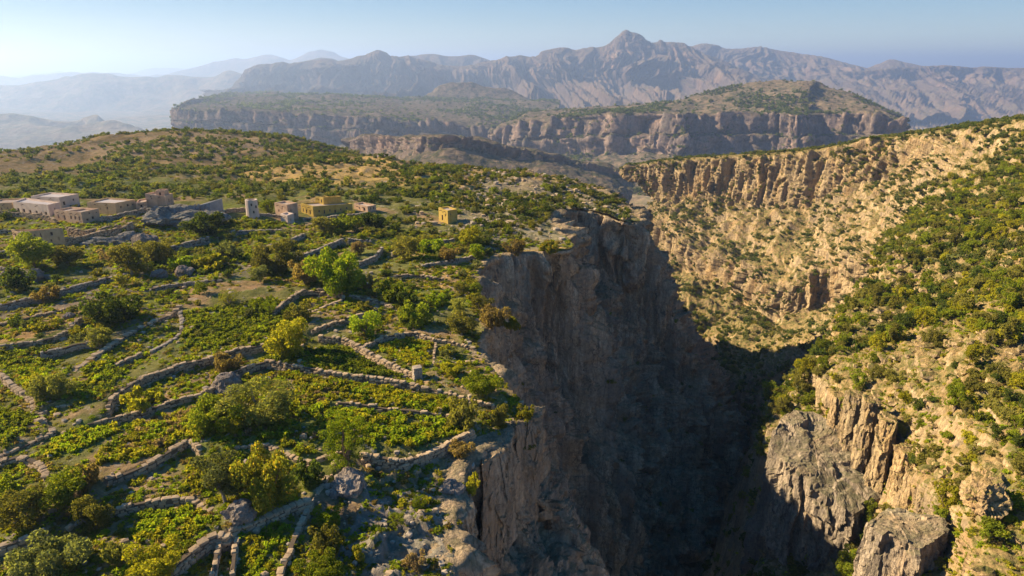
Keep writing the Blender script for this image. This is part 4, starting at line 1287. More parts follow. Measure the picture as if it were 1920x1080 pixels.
for (u, v, w, label) in [(655,915,58,'big grey boulder at the foot of the feathery tree by the straight wall'), (628,925,24,'small grey stone block leaning on the left of the big grey boulder'),
                         (838,842,20,'pale boulder at the lower end of the retaining wall by the cliff'), (425,722,50,'flat grey boulder in the middle of the thin soil strip edging'),
                         (455,983,46,'pale flat rock on top of the wall by the junction'), (20,530,40,'grey boulder at the left edge under the round green tree'),
                         (60,525,36,'flat grey boulder beside the left edge boulder'), (345,515,30,'small grey boulder on the terraces left of the dense olive bush'),
                         (272,464,40,'pale rock block at the foot of the blue grey outcrop'), (300,520,26,'low grey stone below the dark olive tree'),
                         (130,597,18,'bluish rock by the end of the grey terrace wall'), (848,915,40,'rounded grey rock at the brink of the near cliff')]:
    p = G(u, v)
    s = w * (p[1] * CP - p[2] * SP) / F_PX
    obj('boulder', BM[rnd.randrange(5)], loc=(p[0], p[1], p[2] + s * .12), rotz=rnd.uniform(0, 6), scale=s * .55, label=label, cat='boulder')
p = G(783, 712)
bv, bf = box_geo((-.55, -.5, -.4), (1.1, 0, 0), (0, 1.0, 0), (0, 0, 1.6))
e = obj('stone_post', None, loc=p, rotz=.4, label='squat pale stone post at the lower end of the straight sunlit wall', cat='post')
for k in range(4):
    for (a, b) in ((-.27, -.24), (.27, .24), (-.27, .24), (.27, -.24)):
        o = obj('stone', STONES[1][rnd.randrange(10)], e, loc=(a, b, .05 + k * .36), rotz=rnd.uniform(-.15, .15), scale=(.62, .56, .42))
obj('cap_stone', STONES[1][3], e, loc=(0, 0, 1.5), scale=(1.3, 1.15, .34))
p = G(335, 420)
ob = boulder_mesh('rock_outcrop', 11.3, M['outcrop'], 6, .62, .26)
obj('rock_outcrop', ob, loc=(p[0], p[1] + 1.5, p[2] - .6), rotz=.2, scale=(8.0, 4.4, 5.2), label='blue grey rock outcrop under the long village wall', cat='rock')
p = G(225, 452)
obj('rock_outcrop', boulder_mesh('rock_outcrop', 4.1, M['outcrop'], 5, .6, .3), loc=(p[0], p[1], p[2] - .5), rotz=.5, scale=(4.6, 2.2, 2.6), label='grey rock ledge at the foot of the tall curved compound wall', cat='rock')

# ------------------------------------------------------------------ free-standing rock columns and blocks at the canyon edges
def rock_block(label, top, depth_to, mat, bulge=.0, cell=.6, amp=.5, n=150, m=110):
    """top: outline of the top face in world xyz (counter-clockwise); walls go down to depth_to, top face closed"""
    T = np.array(top, float)
    seg = np.r_[0, np.cumsum(np.linalg.norm(np.roll(T, -1, 0) - T, axis=1))]
    s = np.linspace(0, seg[-1], n, endpoint=False)
    Tc = np.r_[T, T[:1]]
    per = np.stack([np.interp(s, seg, Tc[:, k]) for k in range(3)], 1)
    cen = T.mean(0)
    rows = []
    for j in range(m):
        t = j / (m - 1)
        r = per.copy()
        r[:, 2] = per[:, 2] - t * (per[:, 2] - depth_to)
        r[:, :2] += (per[:, :2] - cen[:2]) * bulge * t
        rows.append(r)
    W = np.array(rows)
    cap = []
    for k in range(1, 26):
        a = k / 26
        cap.append(per * (1 - a) + cen * a)
    A = np.concatenate([np.array(cap)[::-1], W])
    out = np.zeros_like(A)
    out[..., :2] = A[..., :2] - cen[:2]
    out /= np.linalg.norm(out, axis=-1, keepdims=True) + 1e-6
    out[:25] = (0, 0, 1)
    x, y, z = A[..., 0], A[..., 1], A[..., 2]
    D = amp * (1.1 * cells(x * cell, y * cell, z * cell * .3) + .5 * cells(x * cell * 2.7, y * cell * 2.7, z * cell * 1.3) + .5 * fbm(x * cell * 1.5, y * cell * 1.5, z * cell * .6, 4))
    D[:25] *= .45
    V = A + out * D[..., None]
    org = np.array((cen[0], cen[1], depth_to))
    V = (V - org).reshape(-1, 3)
    R = len(A)
    i = np.arange(R - 1)[:, None] * n + np.arange(n)[None]
    i2 = np.arange(R - 1)[:, None] * n + (np.arange(n)[None] + 1) % n
    q = np.stack([i, i + n, i2 + n, i2], -1).reshape(-1, 4)
    return obj('rock_column' if 'column' in label or 'pillar' in label else 'rock_block', mesh_from('rock_block', V, q, mat, smooth=False), loc=org, label=label, cat='rock')

def top_from(pts):
    return [at_d(*q) for q in pts]
def z_at(p, z): return (p[0], p[1], z)
zt = G(980, 800)[2] + .75
b0 = [G0(u, v) for u, v in ((968, 806), (995, 800), (1017, 792), (1018, 778), (1000, 772), (975, 778))]
rock_block('rock pillar standing out from the near cliff edge with a golden bush on top', [(q[0], q[1], zt) for q in b0], zt - 12, M['rock_left'], bulge=-.12, cell=.5, amp=.55)
b0 = [G0(u, v) for u, v in ((905, 872), (945, 850), (968, 812), (960, 790), (925, 806), (900, 838))]
rock_block('broad grey rock column left of the rock pillar at the near cliff edge', [(q[0], q[1], zt - .3) for q in b0], zt - 15, M['rock_left'], bulge=.12, cell=.42, amp=.7)
b0 = [G0(u, v) for u, v in ((846, 985), (872, 965), (885, 915), (870, 893), (845, 905), (835, 950))]
rock_block('rounded rock column at the brink of the near cliff below the dry bush', [(q[0], q[1], G(860, 930)[2] - .1) for q in b0], zt - 20, M['rock_left'], bulge=.25, cell=.38, amp=.8)
rock_block('flat topped grey rock block jutting out at the bottom right', top_from([(1624, 985, 70), (1668, 1003, 67), (1725, 1030, 64.5), (1775, 1000, 67), (1768, 972, 70), (1700, 958, 74), (1660, 952, 75), (1640, 968, 73)]), -85, M['rock_buttress'], bulge=.10, cell=.5, amp=.6)
for k, (u, v, w) in enumerate(((1578, 742, 24), (1604, 738, 22), (1634, 748, 22), (1664, 782, 24))):
    d = 112 - k * 4.5
    c = np.array(at_d(u, v, d))
    r = w * d / F_PX * .62
    rock_block(['leftmost tall sunlit rock column under the wooded spur', 'second sunlit rock column under the wooded spur', 'third sunlit rock column with orange streaks under the wooded spur', 'lowest rightmost sunlit rock column under the wooded spur'][k],
               [(c[0] + r * math.cos(t) * 1.1, c[1] + r * 1.5 * math.sin(t), c[2]) for t in np.linspace(0, 2 * math.pi, 8, endpoint=False)], c[2] - 13, M['rock_right'], bulge=.12, cell=.55, amp=.5, n=100, m=80)
p = at_d(1850, 930, 66)
obj('boulder', boulder_mesh('boulder', 8.8, M['rock_right'], 5, 1.0, .2), loc=p, rotz=1.0, scale=2.3, label='big pitted sunlit boulder at the right edge above the flat topped block', cat='boulder')

rock_block('big grey rock buttress rising out of the shaded gorge below the wooded spur', top_from([(u, v, d * .935) for (u, v, d) in ((1440, 835, 119), (1452, 797, 121), (1480, 778, 124), (1525, 772, 125), (1562, 790, 120), (1600, 850, 113), (1650, 930, 103), (1600, 960, 101), (1520, 910, 106), (1480, 870, 111))]), -150, M['rock_buttress'], bulge=.30, cell=.24, amp=1.5, n=280, m=240)
for (u, v, d, w, hgt, label) in ((1700, 842, 94, 26, 8, 'squat sunlit rock column beside the big oak like bush at the lower right'), (1718, 888, 85, 24, 9, 'tawny rock column above the flat topped grey block'), (1742, 930, 78, 26, 8, 'broken rock column just behind the flat topped grey block')):
    c = np.array(at_d(u, v, d))
    r = w * d / F_PX * .62
    rock_block(label.replace('oak like ', ''), [(c[0] + r * math.cos(t) * 1.15, c[1] + r * 1.4 * math.sin(t), c[2]) for t in np.linspace(0, 2 * math.pi, 8, endpoint=False)], c[2] - hgt, M['rock_right'], bulge=.2, cell=.55, amp=.55, n=100, m=70)
# ------------------------------------------------------------------ plant meshes
LM = {
 'green': leaf_material('leaves_green', (.125, .165, .014), (.185, .21, .02), (.25, .24, .03)),
 'bright': leaf_material('leaves_bright_green', (.165, .245, .014), (.24, .29, .02), (.31, .30, .03)),
 'yellow': leaf_material('leaves_yellow_green', (.235, .24, .018), (.30, .28, .024), (.37, .30, .03)),
 'dark': leaf_material('leaves_dark_green', (.055, .085, .018), (.09, .12, .024), (.16, .165, .03)),
 'olive': leaf_material('leaves_olive', (.14, .14, .032), (.19, .18, .042), (.25, .21, .045)),
 'pale': leaf_material('leaves_pale_green', (.22, .24, .06), (.285, .285, .065), (.30, .27, .07)),
 'dry': leaf_material('leaves_dry_brown', (.20, .15, .055), (.26, .195, .075), (.17, .145, .045)),
 'pink': leaf_material('leaves_pinkish_dry', (.25, .18, .10), (.30, .225, .13), (.18, .165, .06)),
 'grey': leaf_material('leaves_grey_green', (.115, .135, .05), (.165, .175, .062), (.14, .14, .045)),
 'orange': leaf_material('leaves_orange_tinged', (.14, .16, .022), (.24, .22, .024), (.40, .28, .03)),
}
M['bark'] = plain_material('bark_brown', (.13, .09, .06), (.19, .145, .10), 6, .6, .03)
M['bark_grey'] = plain_material('bark_grey', (.19, .165, .14), (.26, .23, .20), 6, .6, .03)

def leaf_quads(centers, normals_, size, rg, elong=1.7):
    n = len(centers)
    t = rg.normal(size=(n, 3))
    t -= (t * normals_).sum(1)[:, None] * normals_
    t /= np.linalg.norm(t, axis=1)[:, None] + 1e-9
    b = np.cross(normals_, t)
    s = (size * rg.uniform(.6, 1.35, n))[:, None]
    a, c = t * s * elong * .5, b * s * .5
    V = np.stack([centers - a, centers - c * .9 + a * .1, centers + a, centers + c * .9 + a * .1], 1).reshape(-1, 3)
    q = np.arange(4 * n).reshape(n, 4)
    return V, q

def tube(path, radii, seg=6):
    V, Fc = [], []
    path = [np.array(p, float) for p in path]
    for i, (p, r) in enumerate(zip(path, radii)):
        d = path[min(i + 1, len(path) - 1)] - path[max(i - 1, 0)]
        d /= np.linalg.norm(d) + 1e-9
        a = np.cross(d, (0.31, 0.95, 0.05))
        a /= np.linalg.norm(a) + 1e-9
        b = np.cross(d, a)
        for k in range(seg):
            t = 2 * math.pi * k / seg
            V.append(p + r * (math.cos(t) * a + math.sin(t) * b))
    for i in range(len(path) - 1):
        for k in range(seg):
            k2 = (k + 1) % seg
            Fc.append((i * seg + k, i * seg + k2, (i + 1) * seg + k2, (i + 1) * seg + k))
    return V, Fc

def crown_points(seed, style, n):
    """leaf centres and normals of a crown of unit diameter standing on z = 0"""
    rg = np.random.default_rng(seed)
    if style == 'round':      # broad leafy tree
        nc, zc, zr, rr, cs = 30, .46, .34, .40, (.10, .19)
    elif style == 'tall':
        nc, zc, zr, rr, cs = 26, .62, .46, .32, (.10, .17)
    elif style == 'bush':     # foliage to the ground
        nc, zc, zr, rr, cs = 26, .26, .25, .42, (.09, .17)
    elif style == 'low':
        nc, zc, zr, rr, cs = 20, .16, .13, .42, (.08, .14)
    elif style == 'feather':  # airy crown on rising limbs
        nc, zc, zr, rr, cs = 46, .60, .48, .40, (.06, .11)
    else:
        nc, zc, zr, rr, cs = 24, .4, .3, .4, (.09, .16)
    d = rg.normal(size=(nc, 3))
    d /= np.linalg.norm(d, axis=1)[:, None]
    r = rg.uniform(.25, 1, nc) ** .45
    lop = 1 + .22 * rg.normal(size=nc)
    cc = d * r[:, None] * np.array((rr, rr, zr)) * lop[:, None] + (0, 0, zc)
    cc[:, 2] = np.maximum(cc[:, 2], .05)
    cr = rg.uniform(*cs, nc)
    w = cr ** 2
    pick = rg.choice(nc, n, p=w / w.sum())
    dd = rg.normal(size=(n, 3))
    dd[:, 2] += .35
    dd /= np.linalg.norm(dd, axis=1)[:, None]
    rad = rg.uniform(.35, 1.0, n) ** .5
    pts = cc[pick] + dd * (cr[pick] * rad)[:, None] * (1, 1, .85)
    pts[:, 2] = np.maximum(pts[:, 2], .01)
    nm = dd + .9 * rg.normal(size=(n, 3))
    nm /= np.linalg.norm(nm, axis=1)[:, None]
    return pts, nm, cc, rg

_pm = {}
def crown_mesh(style, mat, var, n, leaf):
    key = (style, mat, var, n)
    if key not in _pm:
        pts, nm, cc, rg = crown_points(100 + var * 17 + hash(style) % 1 + len(style) * 7, style, n)
        V, q = leaf_quads(pts, nm, leaf, rg)
        _pm[key] = mesh_from('crown_' + style, V, q, LM[mat])
    return _pm[key]

_tm = {}
def trunk_mesh(style, var, grey=False):
    key = (style, var, grey)
    if key not in _tm:
        pts, nm, cc, rg = crown_points(100 + var * 17 + len(style) * 7, style, 10)
        V, Fc = [], []
        fork = np.array((rg.normal() * .02, rg.normal() * .02, {'round': .16, 'tall': .22, 'feather': .10}.get(style, .07)))
        tv, tf = tube([(0, 0, -.12), (0, 0, 0), fork], [.045, .036, .028], 7)
        V += tv
        Fc += tf
        for k in range(min(9, len(cc))):
            e = cc[k]
            mid = fork * .45 + e * .55 + rg.normal(size=3) * .03
            tv, tf = tube([fork, mid, e], [.02, .013, .005], 5)
            Fc += [tuple(i + len(V) for i in f) for f in tf]
            V += tv
        _tm[key] = mesh_from('trunk', np.array(V), np.array(Fc), M['bark_grey' if grey else 'bark'])
    return _tm[key]

LEAFN = {'round': 3000, 'tall': 2600, 'bush': 2400, 'low': 1500, 'feather': 3600}
def plant(name, cat, label, p, dia, style, mat, hgt=None, group=None, n=None, leaf=None, bare=False, sink=.05):
    """one tree or bush: an Empty at its foot with crown and trunk"""
    var = rnd.randrange(3)
    n = n or LEAFN[style]
    me = crown_mesh(style, mat, var, n, leaf or .045 * math.sqrt(2600 / n) * (.62 if style == 'feather' else 1))
    sc = (dia, dia, hgt or dia)
    r = rnd.uniform(0, 6.28)
    if bare:
        return obj(name, me, loc=(p[0], p[1], p[2] - sink), rotz=r, scale=sc, label=label, cat=cat, group=group)
    e = obj(name, None, loc=(p[0], p[1], p[2] - sink), rotz=r, label=label, cat=cat, group=group)
    e.empty_display_size = .3
    obj('crown', me, e, scale=sc)
    obj('trunk', trunk_mesh(style, var, mat in ('olive', 'grey', 'pale', 'dry')), e, scale=sc)
    return e

# ------------------------------------------------------------------ scatter as stuff: geometry nodes on a cloud of points
def src_collection(name, meshes):
    c = bpy.data.collections.new(name)
    for k, me in enumerate(meshes):
        o = bpy.data.objects.new('%s_%02d' % (name, k), me)
        c.objects.link(o)
    return c

def scatter(name, pts, sizes, coll, seed=0, flat=.0, label=None):
    """pts (n,3), sizes (n,) -> one object whose points carry instances of the collection's plants"""
    me = bpy.data.meshes.new(name)
    me.vertices.add(len(pts))
    me.vertices.foreach_set('co', np.asarray(pts, np.float32).ravel())
    add_float_attr(me, 'psize', sizes)
    o = obj(name, me, kind='stuff')
    ng = bpy.data.node_groups.new(name, 'GeometryNodeTree')
    ng.interface.new_socket('Geometry', in_out='INPUT', socket_type='NodeSocketGeometry')
    ng.interface.new_socket('Geometry', in_out='OUTPUT', socket_type='NodeSocketGeometry')
    N = ng.nodes
    gi, go = N.new('NodeGroupInput'), N.new('NodeGroupOutput')
    ci = N.new('GeometryNodeCollectionInfo')
    ci.inputs['Collection'].default_value = coll
    ci.inputs['Separate Children'].default_value = True
    ci.inputs['Reset Children'].default_value = True
    ip = N.new('GeometryNodeInstanceOnPoints')
    ip.inputs['Pick Instance'].default_value = True
    def rv(typ, a, b, sd):
        r = N.new('FunctionNodeRandomValue')
        r.data_type = typ
        ins = [i for i in r.inputs if i.enabled]
        ins[0].default_value = a
        ins[1].default_value = b
        for i in r.inputs:
            if i.name == 'Seed':
                i.default_value = sd
        return [q for q in r.outputs if q.enabled][0]
    at = N.new('GeometryNodeInputNamedAttribute')
    at.data_type = 'FLOAT'
    at.inputs['Name'].default_value = 'psize'
    L = ng.links.new
    L(gi.outputs[0], ip.inputs['Points'])
    L(ci.outputs[0], ip.inputs['Instance'])
    L(rv('INT', 0, len(coll.objects) - 1, seed + 1), ip.inputs['Instance Index'])
    L(rv('FLOAT_VECTOR', (-.08, -.08, 0), (.08, .08, 6.28), seed + 2), ip.inputs['Rotation'])
    vm = N.new('ShaderNodeVectorMath')
    vm.operation = 'SCALE'
    L(rv('FLOAT_VECTOR', (.8, .8, .7), (1.2, 1.2, 1.25), seed + 3), vm.inputs[0])
    L([q for q in at.outputs if q.enabled][0], vm.inputs['Scale'])
    L(vm.outputs[0], ip.inputs['Scale'])
    L(ip.outputs[0], go.inputs[0])
    md = o.modifiers.new('plants', 'NODES')
    md.node_group = ng
    return o

def net_points(V, n, maskf, rg, seed=3.3):
    """random points on a sheet, by area and mask"""
    a, b = V[1:, :-1] - V[:-1, :-1], V[:-1, 1:] - V[:-1, :-1]
    cr = np.cross(a, b)
    ar = np.linalg.norm(cr, axis=-1)
    nz = np.abs(cr[..., 2]) / (ar + 1e-9)
    w = (ar * maskf(V[:-1, :-1], nz)).ravel()
    k = rg.choice(len(w), n, p=w / w.sum())
    i, j = np.unravel_index(k, ar.shape)
    s, t = rg.random((n, 1)), rg.random((n, 1))
    return V[i, j] + a[i, j] * s + b[i, j] * t

def proj(p):
    p = np.atleast_2d(p)
    zc = p[:, 1] * CP - p[:, 2] * SP
    yc = p[:, 1] * SP + p[:, 2] * CP
    return 960 + F_PX * p[:, 0] / zc, 540 - F_PX * yc / zc, zc

# ------------------------------------------------------------------ the trees and bushes one can tell apart on the terraces (photo pixel of the foot, crown width in pixels)
def px_size(p, w):
    return w * (p[1] * CP - p[2] * SP) / F_PX

TREES = [ # u, v foot, width px, height/width, style, material, kind, label
 (66,508,80,.85,'round','green','tree','round green tree in front of the near beige house at the left edge'),
 (128,500,60,.65,'round','olive','tree','olive tree just right of the round green tree, below the beige house'),
 (213,492,48,.62,'bush','pink','bush','greyish dry bush in the row of bushes below the village, leftmost'),
 (248,517,78,.75,'round','olive','tree','dark olive tree in front of the row of bushes below the village'),
 (290,492,72,.6,'bush','olive','bush','broad olive bush at the right end of the row below the village'),
 (512,512,88,.62,'bush','olive','bush','big dense olive bush left of the big bright green tree'),
 (488,530,42,.75,'round','grey','tree','small grey green tree below the big dense olive bush'),
 (572,535,55,.85,'bush','dry','bush','brownish olive bush touching the big bright green tree on its left'),
 (628,548,108,.7,'bush','bright','tree','big bright green tree in the middle of the terraces'),
 (216,608,112,.55,'bush','dark','bush','big dark green bush above the broad diagonal wall'),
 (186,648,50,.75,'round','pale','tree','small pale olive tree standing on bare soil beside the broad diagonal wall'),
 (550,660,98,.66,'bush','yellow','bush','bright yellow green bush at the upper end of the long curved wall'),
 (687,632,64,.68,'round','bright','tree','round bright green tree above the arched vine plot wall'),
 (778,610,66,.66,'bush','green','bush','twin green bush above the arched vine plot wall, right of the round bright green tree'),
 (733,566,64,.6,'bush','green','bush','loose green bush under the golden dry ledge'),
 (690,546,30,.85,'bush','dry','bush','thin brown bush right of the big bright green tree'),
 (765,578,44,.7,'bush','dark','bush','dark bush between the loose green bush and the cliff edge'),
 (818,572,44,.55,'bush','bright','bush','bright low bush near the cliff, left of the olive tree group'),
 (97,756,78,.55,'bush','pale','bush','pale straw olive bush on the wall corner at the left edge'),
 (265,758,70,.5,'low','yellow','bush','yellow green shrub on the bare orange soil strip'),
 (428,690,52,.66,'bush','dry','bush','dry olive bush against the long curved wall'),
 (410,815,100,.62,'bush','green','bush','deep green bush among the yellow green shrubs in the foreground'),
 (492,795,135,.55,'round','pale','tree','wide pale yellow green tree in the middle of the foreground'),
 (440,822,50,.7,'bush','yellow','bush','yellow green bush between the deep green bush and the wide pale tree'),
 (650,875,118,1.05,'feather','bright','tree','feathery bright green tree with a dark forked trunk by the retaining wall'),
 (425,955,112,.9,'tall','grey','tree','tall grey green willowy tree in the lower foreground'),
 (500,955,112,.95,'bush','orange','tree','dark green tree tinged orange, right of the willowy tree'),
 (578,912,62,.8,'bush','dark','bush','dark green bush squeezed between the orange tinged tree and the long straight wall'),
 (122,955,112,.62,'round','green','tree','green tree at the lower left under the wall corner'),
 (48,985,105,.65,'round','olive','tree','olive tree at the lower left edge'),
 (8,940,60,.9,'bush','green','bush','green bush cut by the left edge under the wall corner'),
 (105,1078,150,.58,'bush','grey','bush','huge grey green bush in the bottom left corner'),
 (222,1055,56,.75,'bush','pale','bush','small pale grey green bush right of the huge bottom left bush'),
 (290,1090,115,.6,'bush','yellow','bush','yellow olive bush at the bottom edge beside the retaining wall'),
 (178,985,80,.8,'bush','olive','bush','olive bush between the two lower left trees and the low crop bed wall'),
 (110,1100,70,.6,'bush','orange','bush','orange tinged shrub at the very bottom left'),
 (168,920,60,.8,'bush','dry','bush','brown olive bush beside the dark retaining wall'),
 (745,985,46,.75,'feather','green','tree','small leaning green tree on the grey rock top'),
 (787,950,40,.8,'feather','bright','tree','tiny bright green tree on the grey rock, right of the leaning one'),
 (612,985,56,.7,'bush','bright','bush','bright green bush right of the long straight wall, uppermost of three'),
 (612,1035,64,.8,'bush','olive','bush','olive bush right of the long straight wall, middle of three'),
 (604,1085,92,.55,'bush','green','bush','green bush at the bottom edge right of the long straight wall'),
 (672,1052,32,1.0,'bush','orange','bush','small bushy sapling on the grey rock near the bottom edge'),
 (781,1062,44,.7,'bush','pink','bush','dry pinkish brown tuft on the grey rock near the bottom edge'),
 (865,852,54,.7,'bush','dry','bush','spiky dry brown bush at the end of the retaining wall by the cliff'),
 (879,910,44,.6,'low','yellow','bush','spiky yellowish shrub on the rim of the grey rock'),
 (868,800,64,.85,'bush','olive','bush','olive bush at the right end of the bright green bed'),
 (940,798,46,.95,'bush','olive','bush','upright olive bush on the rim behind the rock pillar'),
 (983,790,40,.85,'bush','orange','bush','small golden green bush on top of the rock pillar'),
 (905,745,84,.5,'bush','green','bush','wide green bush on the cliff rim above the stone edging'),
 (848,706,46,.5,'bush','yellow','bush','yellow green shrub just above the wide rim bush'),
 (866,632,66,.7,'round','olive','tree','olive tree at the cliff rim, largest of the rim group'),
 (902,590,44,.8,'round','olive','tree','loose olive tree in the rim group under the cliff face'),
 (928,618,62,.75,'bush','dry','tree','brown olive tree at the outer end of the rim group'),
 (958,617,34,.7,'low','orange','bush','orange green shrub overhanging the cliff at the rim group'),
 (857,590,36,.85,'round','pale','tree','small pale tree left of the loose olive tree in the rim group'),
 (889,555,36,.8,'round','green','tree','small green tree uppermost in the rim group'),
 (862,552,30,.7,'round','olive','bush','small olive bush just under the golden dry ledge'),
 (885,462,50,.75,'round','yellow','tree','bright yellow green tree below the lone yellow ruin'),
 (843,490,44,.6,'bush','dry','bush','rusty brown bush on the upper edge of the golden dry ledge'),
 (893,482,50,.45,'bush','bright','bush','bright green bush right at the back of the golden dry ledge'),
 (1030,471,52,.4,'low','orange','bush','golden shrub along the rim of the jutting cliff head'),
 (965,474,46,.55,'bush','dry','bush','brown bush on the rim, left of the golden shrub'),
 (762,482,58,.75,'round','olive','tree','olive tree in the terraces below the lone yellow ruin'),
 (672,478,32,.8,'round','pink','bush','pinkish dry shrub in front of the short curved terrace wall'),
 (808,470,60,.4,'bush','bright','bush','low bright green thicket between the terraces and the lone ruin'),
 (540,470,34,.7,'round','olive','tree','small olive tree at the foot of the upper terrace wall'),
 (606,440,44,.75,'round','olive','tree','olive tree in front of the big yellow house'),
 (644,438,60,.55,'bush','green','bush','dark green bush in front of the right half of the yellow house'),
 (700,428,56,.5,'bush','dark','bush','dark green bush in front of the pink house right of the yellow one'),
 (395,440,80,.5,'bush','dark','bush','wide dark bush below the blue grey wall of the village'),
 (503,402,32,.8,'round','green','tree','round green tree between the white tower and the pink house'),
 (425,487,46,.55,'bush','grey','bush','grey green bush in the shaded plot below the village'),
 (345,502,62,.35,'low','bright','bush','low bright green thicket on the shaded terraces'),
 (395,505,70,.35,'low','yellow','bush','low yellow green thicket left of the dense olive bush'),
 (40,545,60,.7,'bush','dark','bush','dark bush on the grey rocks at the left edge'),
 (97,562,46,.65,'bush','dry','bush','brown bush on the grey wall at the left'),
 (430,575,50,.65,'feather','pale','tree','pale wispy tree above the dark green plot'),
 (508,592,34,.8,'feather','bright','tree','bright wispy tree at the right of the dark green plot'),
 (565,605,44,.7,'bush','olive','bush','olive bush above the bright yellow green bush'),
 (835,665,40,.4,'low','yellow','bush','yellow green patch of vine right of the thin straight wall'),
 (850,705,30,.5,'bush','olive','bush','olive tuft on the rock below the vine plot'),
]
for (u, v, w, hw, style, mat, kind, label) in TREES:
    p = G(u, min(v, 1300))
    dia = px_size(p, w)
    plant({'tree': 'tree', 'bush': 'bush'}[kind], kind, label, p, dia, style, mat, hgt=dia * hw / {'round': .82, 'tall': 1.05, 'bush': .55, 'low': .34, 'feather': 1.1}[style], n=7500 if w > 70 else None)
# ------------------------------------------------------------------ plants nobody could count: undergrowth, hillside scrub, slope scrub
def lod(style, mats, n, leaf, nv=2):
    out = []
    for m in mats:
        for v in range(nv):
            out.append(crown_mesh(style, m, v, n, leaf))
    return out
C_tuft = src_collection('tuft', lod('low', ['green', 'yellow', 'yellow', 'bright', 'olive', 'bright', 'green', 'dry'], 90, .15, 2))
C_scrub = src_collection('scrub', lod('bush', ['olive', 'dark', 'green', 'grey', 'olive', 'dark'], 420, .085, 2))
C_far = src_collection('far_scrub', lod('bush', ['dark', 'dark', 'grey', 'dark'], 110, .17, 2))
C_hill = src_collection('hill_scrub', lod('bush', ['dark', 'olive', 'grey', 'dark'], 260, .11, 2))
C_slope = src_collection('slope_tree', lod('bush', ['olive', 'green', 'yellow', 'green', 'dark', 'olive'], 700, .07, 2))
C_dark = src_collection('dark_scrub', lod('bush', ['dark', 'green', 'olive'], 420, .085, 2))

rg = np.random.default_rng(21)
rimp = np.concatenate([RIM_DENSE[::10], [(-900, 900), (-900, -50), (-6, -50)]])
wall_pts = np.concatenate([w.p for w in WP])

def plateau_points(n, y0, y1, x0=-420, power=1.0):
    pts = []
    while sum(len(p) for p in pts) < n:
        y = y0 + (y1 - y0) * rg.random(n * 2) ** power
        x = rg.uniform(-1.1, .25, n * 2) * (y * .95 + 14)
        k = (x > x0) & inside(rimp, x, y)
        pts.append(np.stack([x[k], y[k]], 1))
    return np.concatenate(pts)[:n]

def with_z(p, dz=-.05):
    return np.c_[p, z_ground(p[:, 0], p[:, 1]) + dz]

def off_walls(p, r=.55):
    keep = np.ones(len(p), bool)
    for k in range(0, len(p), 2000):
        d = ((p[k:k + 2000, None] - wall_pts[None, ::2]) ** 2).sum(-1).min(1)
        keep[k:k + 2000] = d > r * r
    return keep

# grass and herbs between the terraces
p = plateau_points(50000, 16, 150, power=1.5)
dens = fbm(p[:, 0] * .11, p[:, 1] * .11, 5.5, 4)
p = p[(dens + rg.normal(0, .18, len(p)) > -.16)]
p = p[off_walls(p, .4)]
scatter('undergrowth', with_z(p), .40 + .75 * rg.random(len(p)) ** 2.2 + .2 * sstep(60, 140, p[:, 1]), C_tuft, 3)

# scrub on the terraces beyond the gardens and round the village
p = plateau_points(2600, 84, 205, power=.9)
dens = fbm(p[:, 0] * .06, p[:, 1] * .06, 9.5, 3)
p = p[dens + rg.normal(0, .2, len(p)) > .02]
p = p[off_walls(p, 1.2)]
TERR_SCRUB = with_z(p)

# the two hills behind the village
p = plateau_points(19000, 172, 440, power=.9)
dens = fbm(p[:, 0] * .03, p[:, 1] * .03, 2.5, 4) + .35 * (1 - sstep(185, 300, p[:, 1])) - .10
p = p[dens + rg.normal(0, .3, len(p)) > 0]
HILL = with_z(p)
# rocky head of the plateau towards the far cliff corner
q = np.stack([rg.uniform(-40, 42, 3200), rg.uniform(135, 290, 3200)], 1)
q = q[inside(rimp, q[:, 0] + 1.5, q[:, 1])]
q = q[fbm(q[:, 0] * .06, q[:, 1] * .06, 7.7, 3) + rg.normal(0, .2, len(q)) > -.08]
TERR_SCRUB = np.concatenate([TERR_SCRUB, with_z(q)])
# keep the scrub off houses
def clear_of_houses(p):
    k = np.ones(len(p), bool)
    for o in list(scene.objects):
        if o.get('category') in ('house', 'tower'):
            x, y = o.location.x, o.location.y
            k &= ~((p[:, 0] > x - 2) & (p[:, 0] < x + 10) & (p[:, 1] > y - 3) & (p[:, 1] < y + 9))
    return p[k]
TERR_SCRUB = clear_of_houses(TERR_SCRUB)
HILL = clear_of_houses(HILL)


def zone_terr(u, v):
    a = 'at the far left' if u < 200 else 'left of centre' if u < 420 else 'in the middle' if u < 640 else 'towards the cliff'
    return a + (' behind the houses' if v < 400 else ' level with the houses' if v < 440 else ' just below the houses' if v < 490 else ' far below the houses')
def zone_hill(u, v):
    a = 'left end' if u < 180 else 'left half' if u < 400 else 'middle' if u < 620 else 'right half' if u < 820 else 'right end'
    return ('at the top of the ' if v < 300 else 'halfway up the ' if v < 340 else 'at the foot of the ') + a + ' of the'
def zone_right(u, v):
    a = 'by the edge' if u < 1640 else 'in the middle' if u < 1780 else 'near the right edge'
    b = ('at the top' if v < 430 else 'high up' if v < 540 else 'halfway up' if v < 640 else 'below halfway' if v < 740 else 'low down' if v < 860 else 'at the bottom')
    return a + ' ' + b

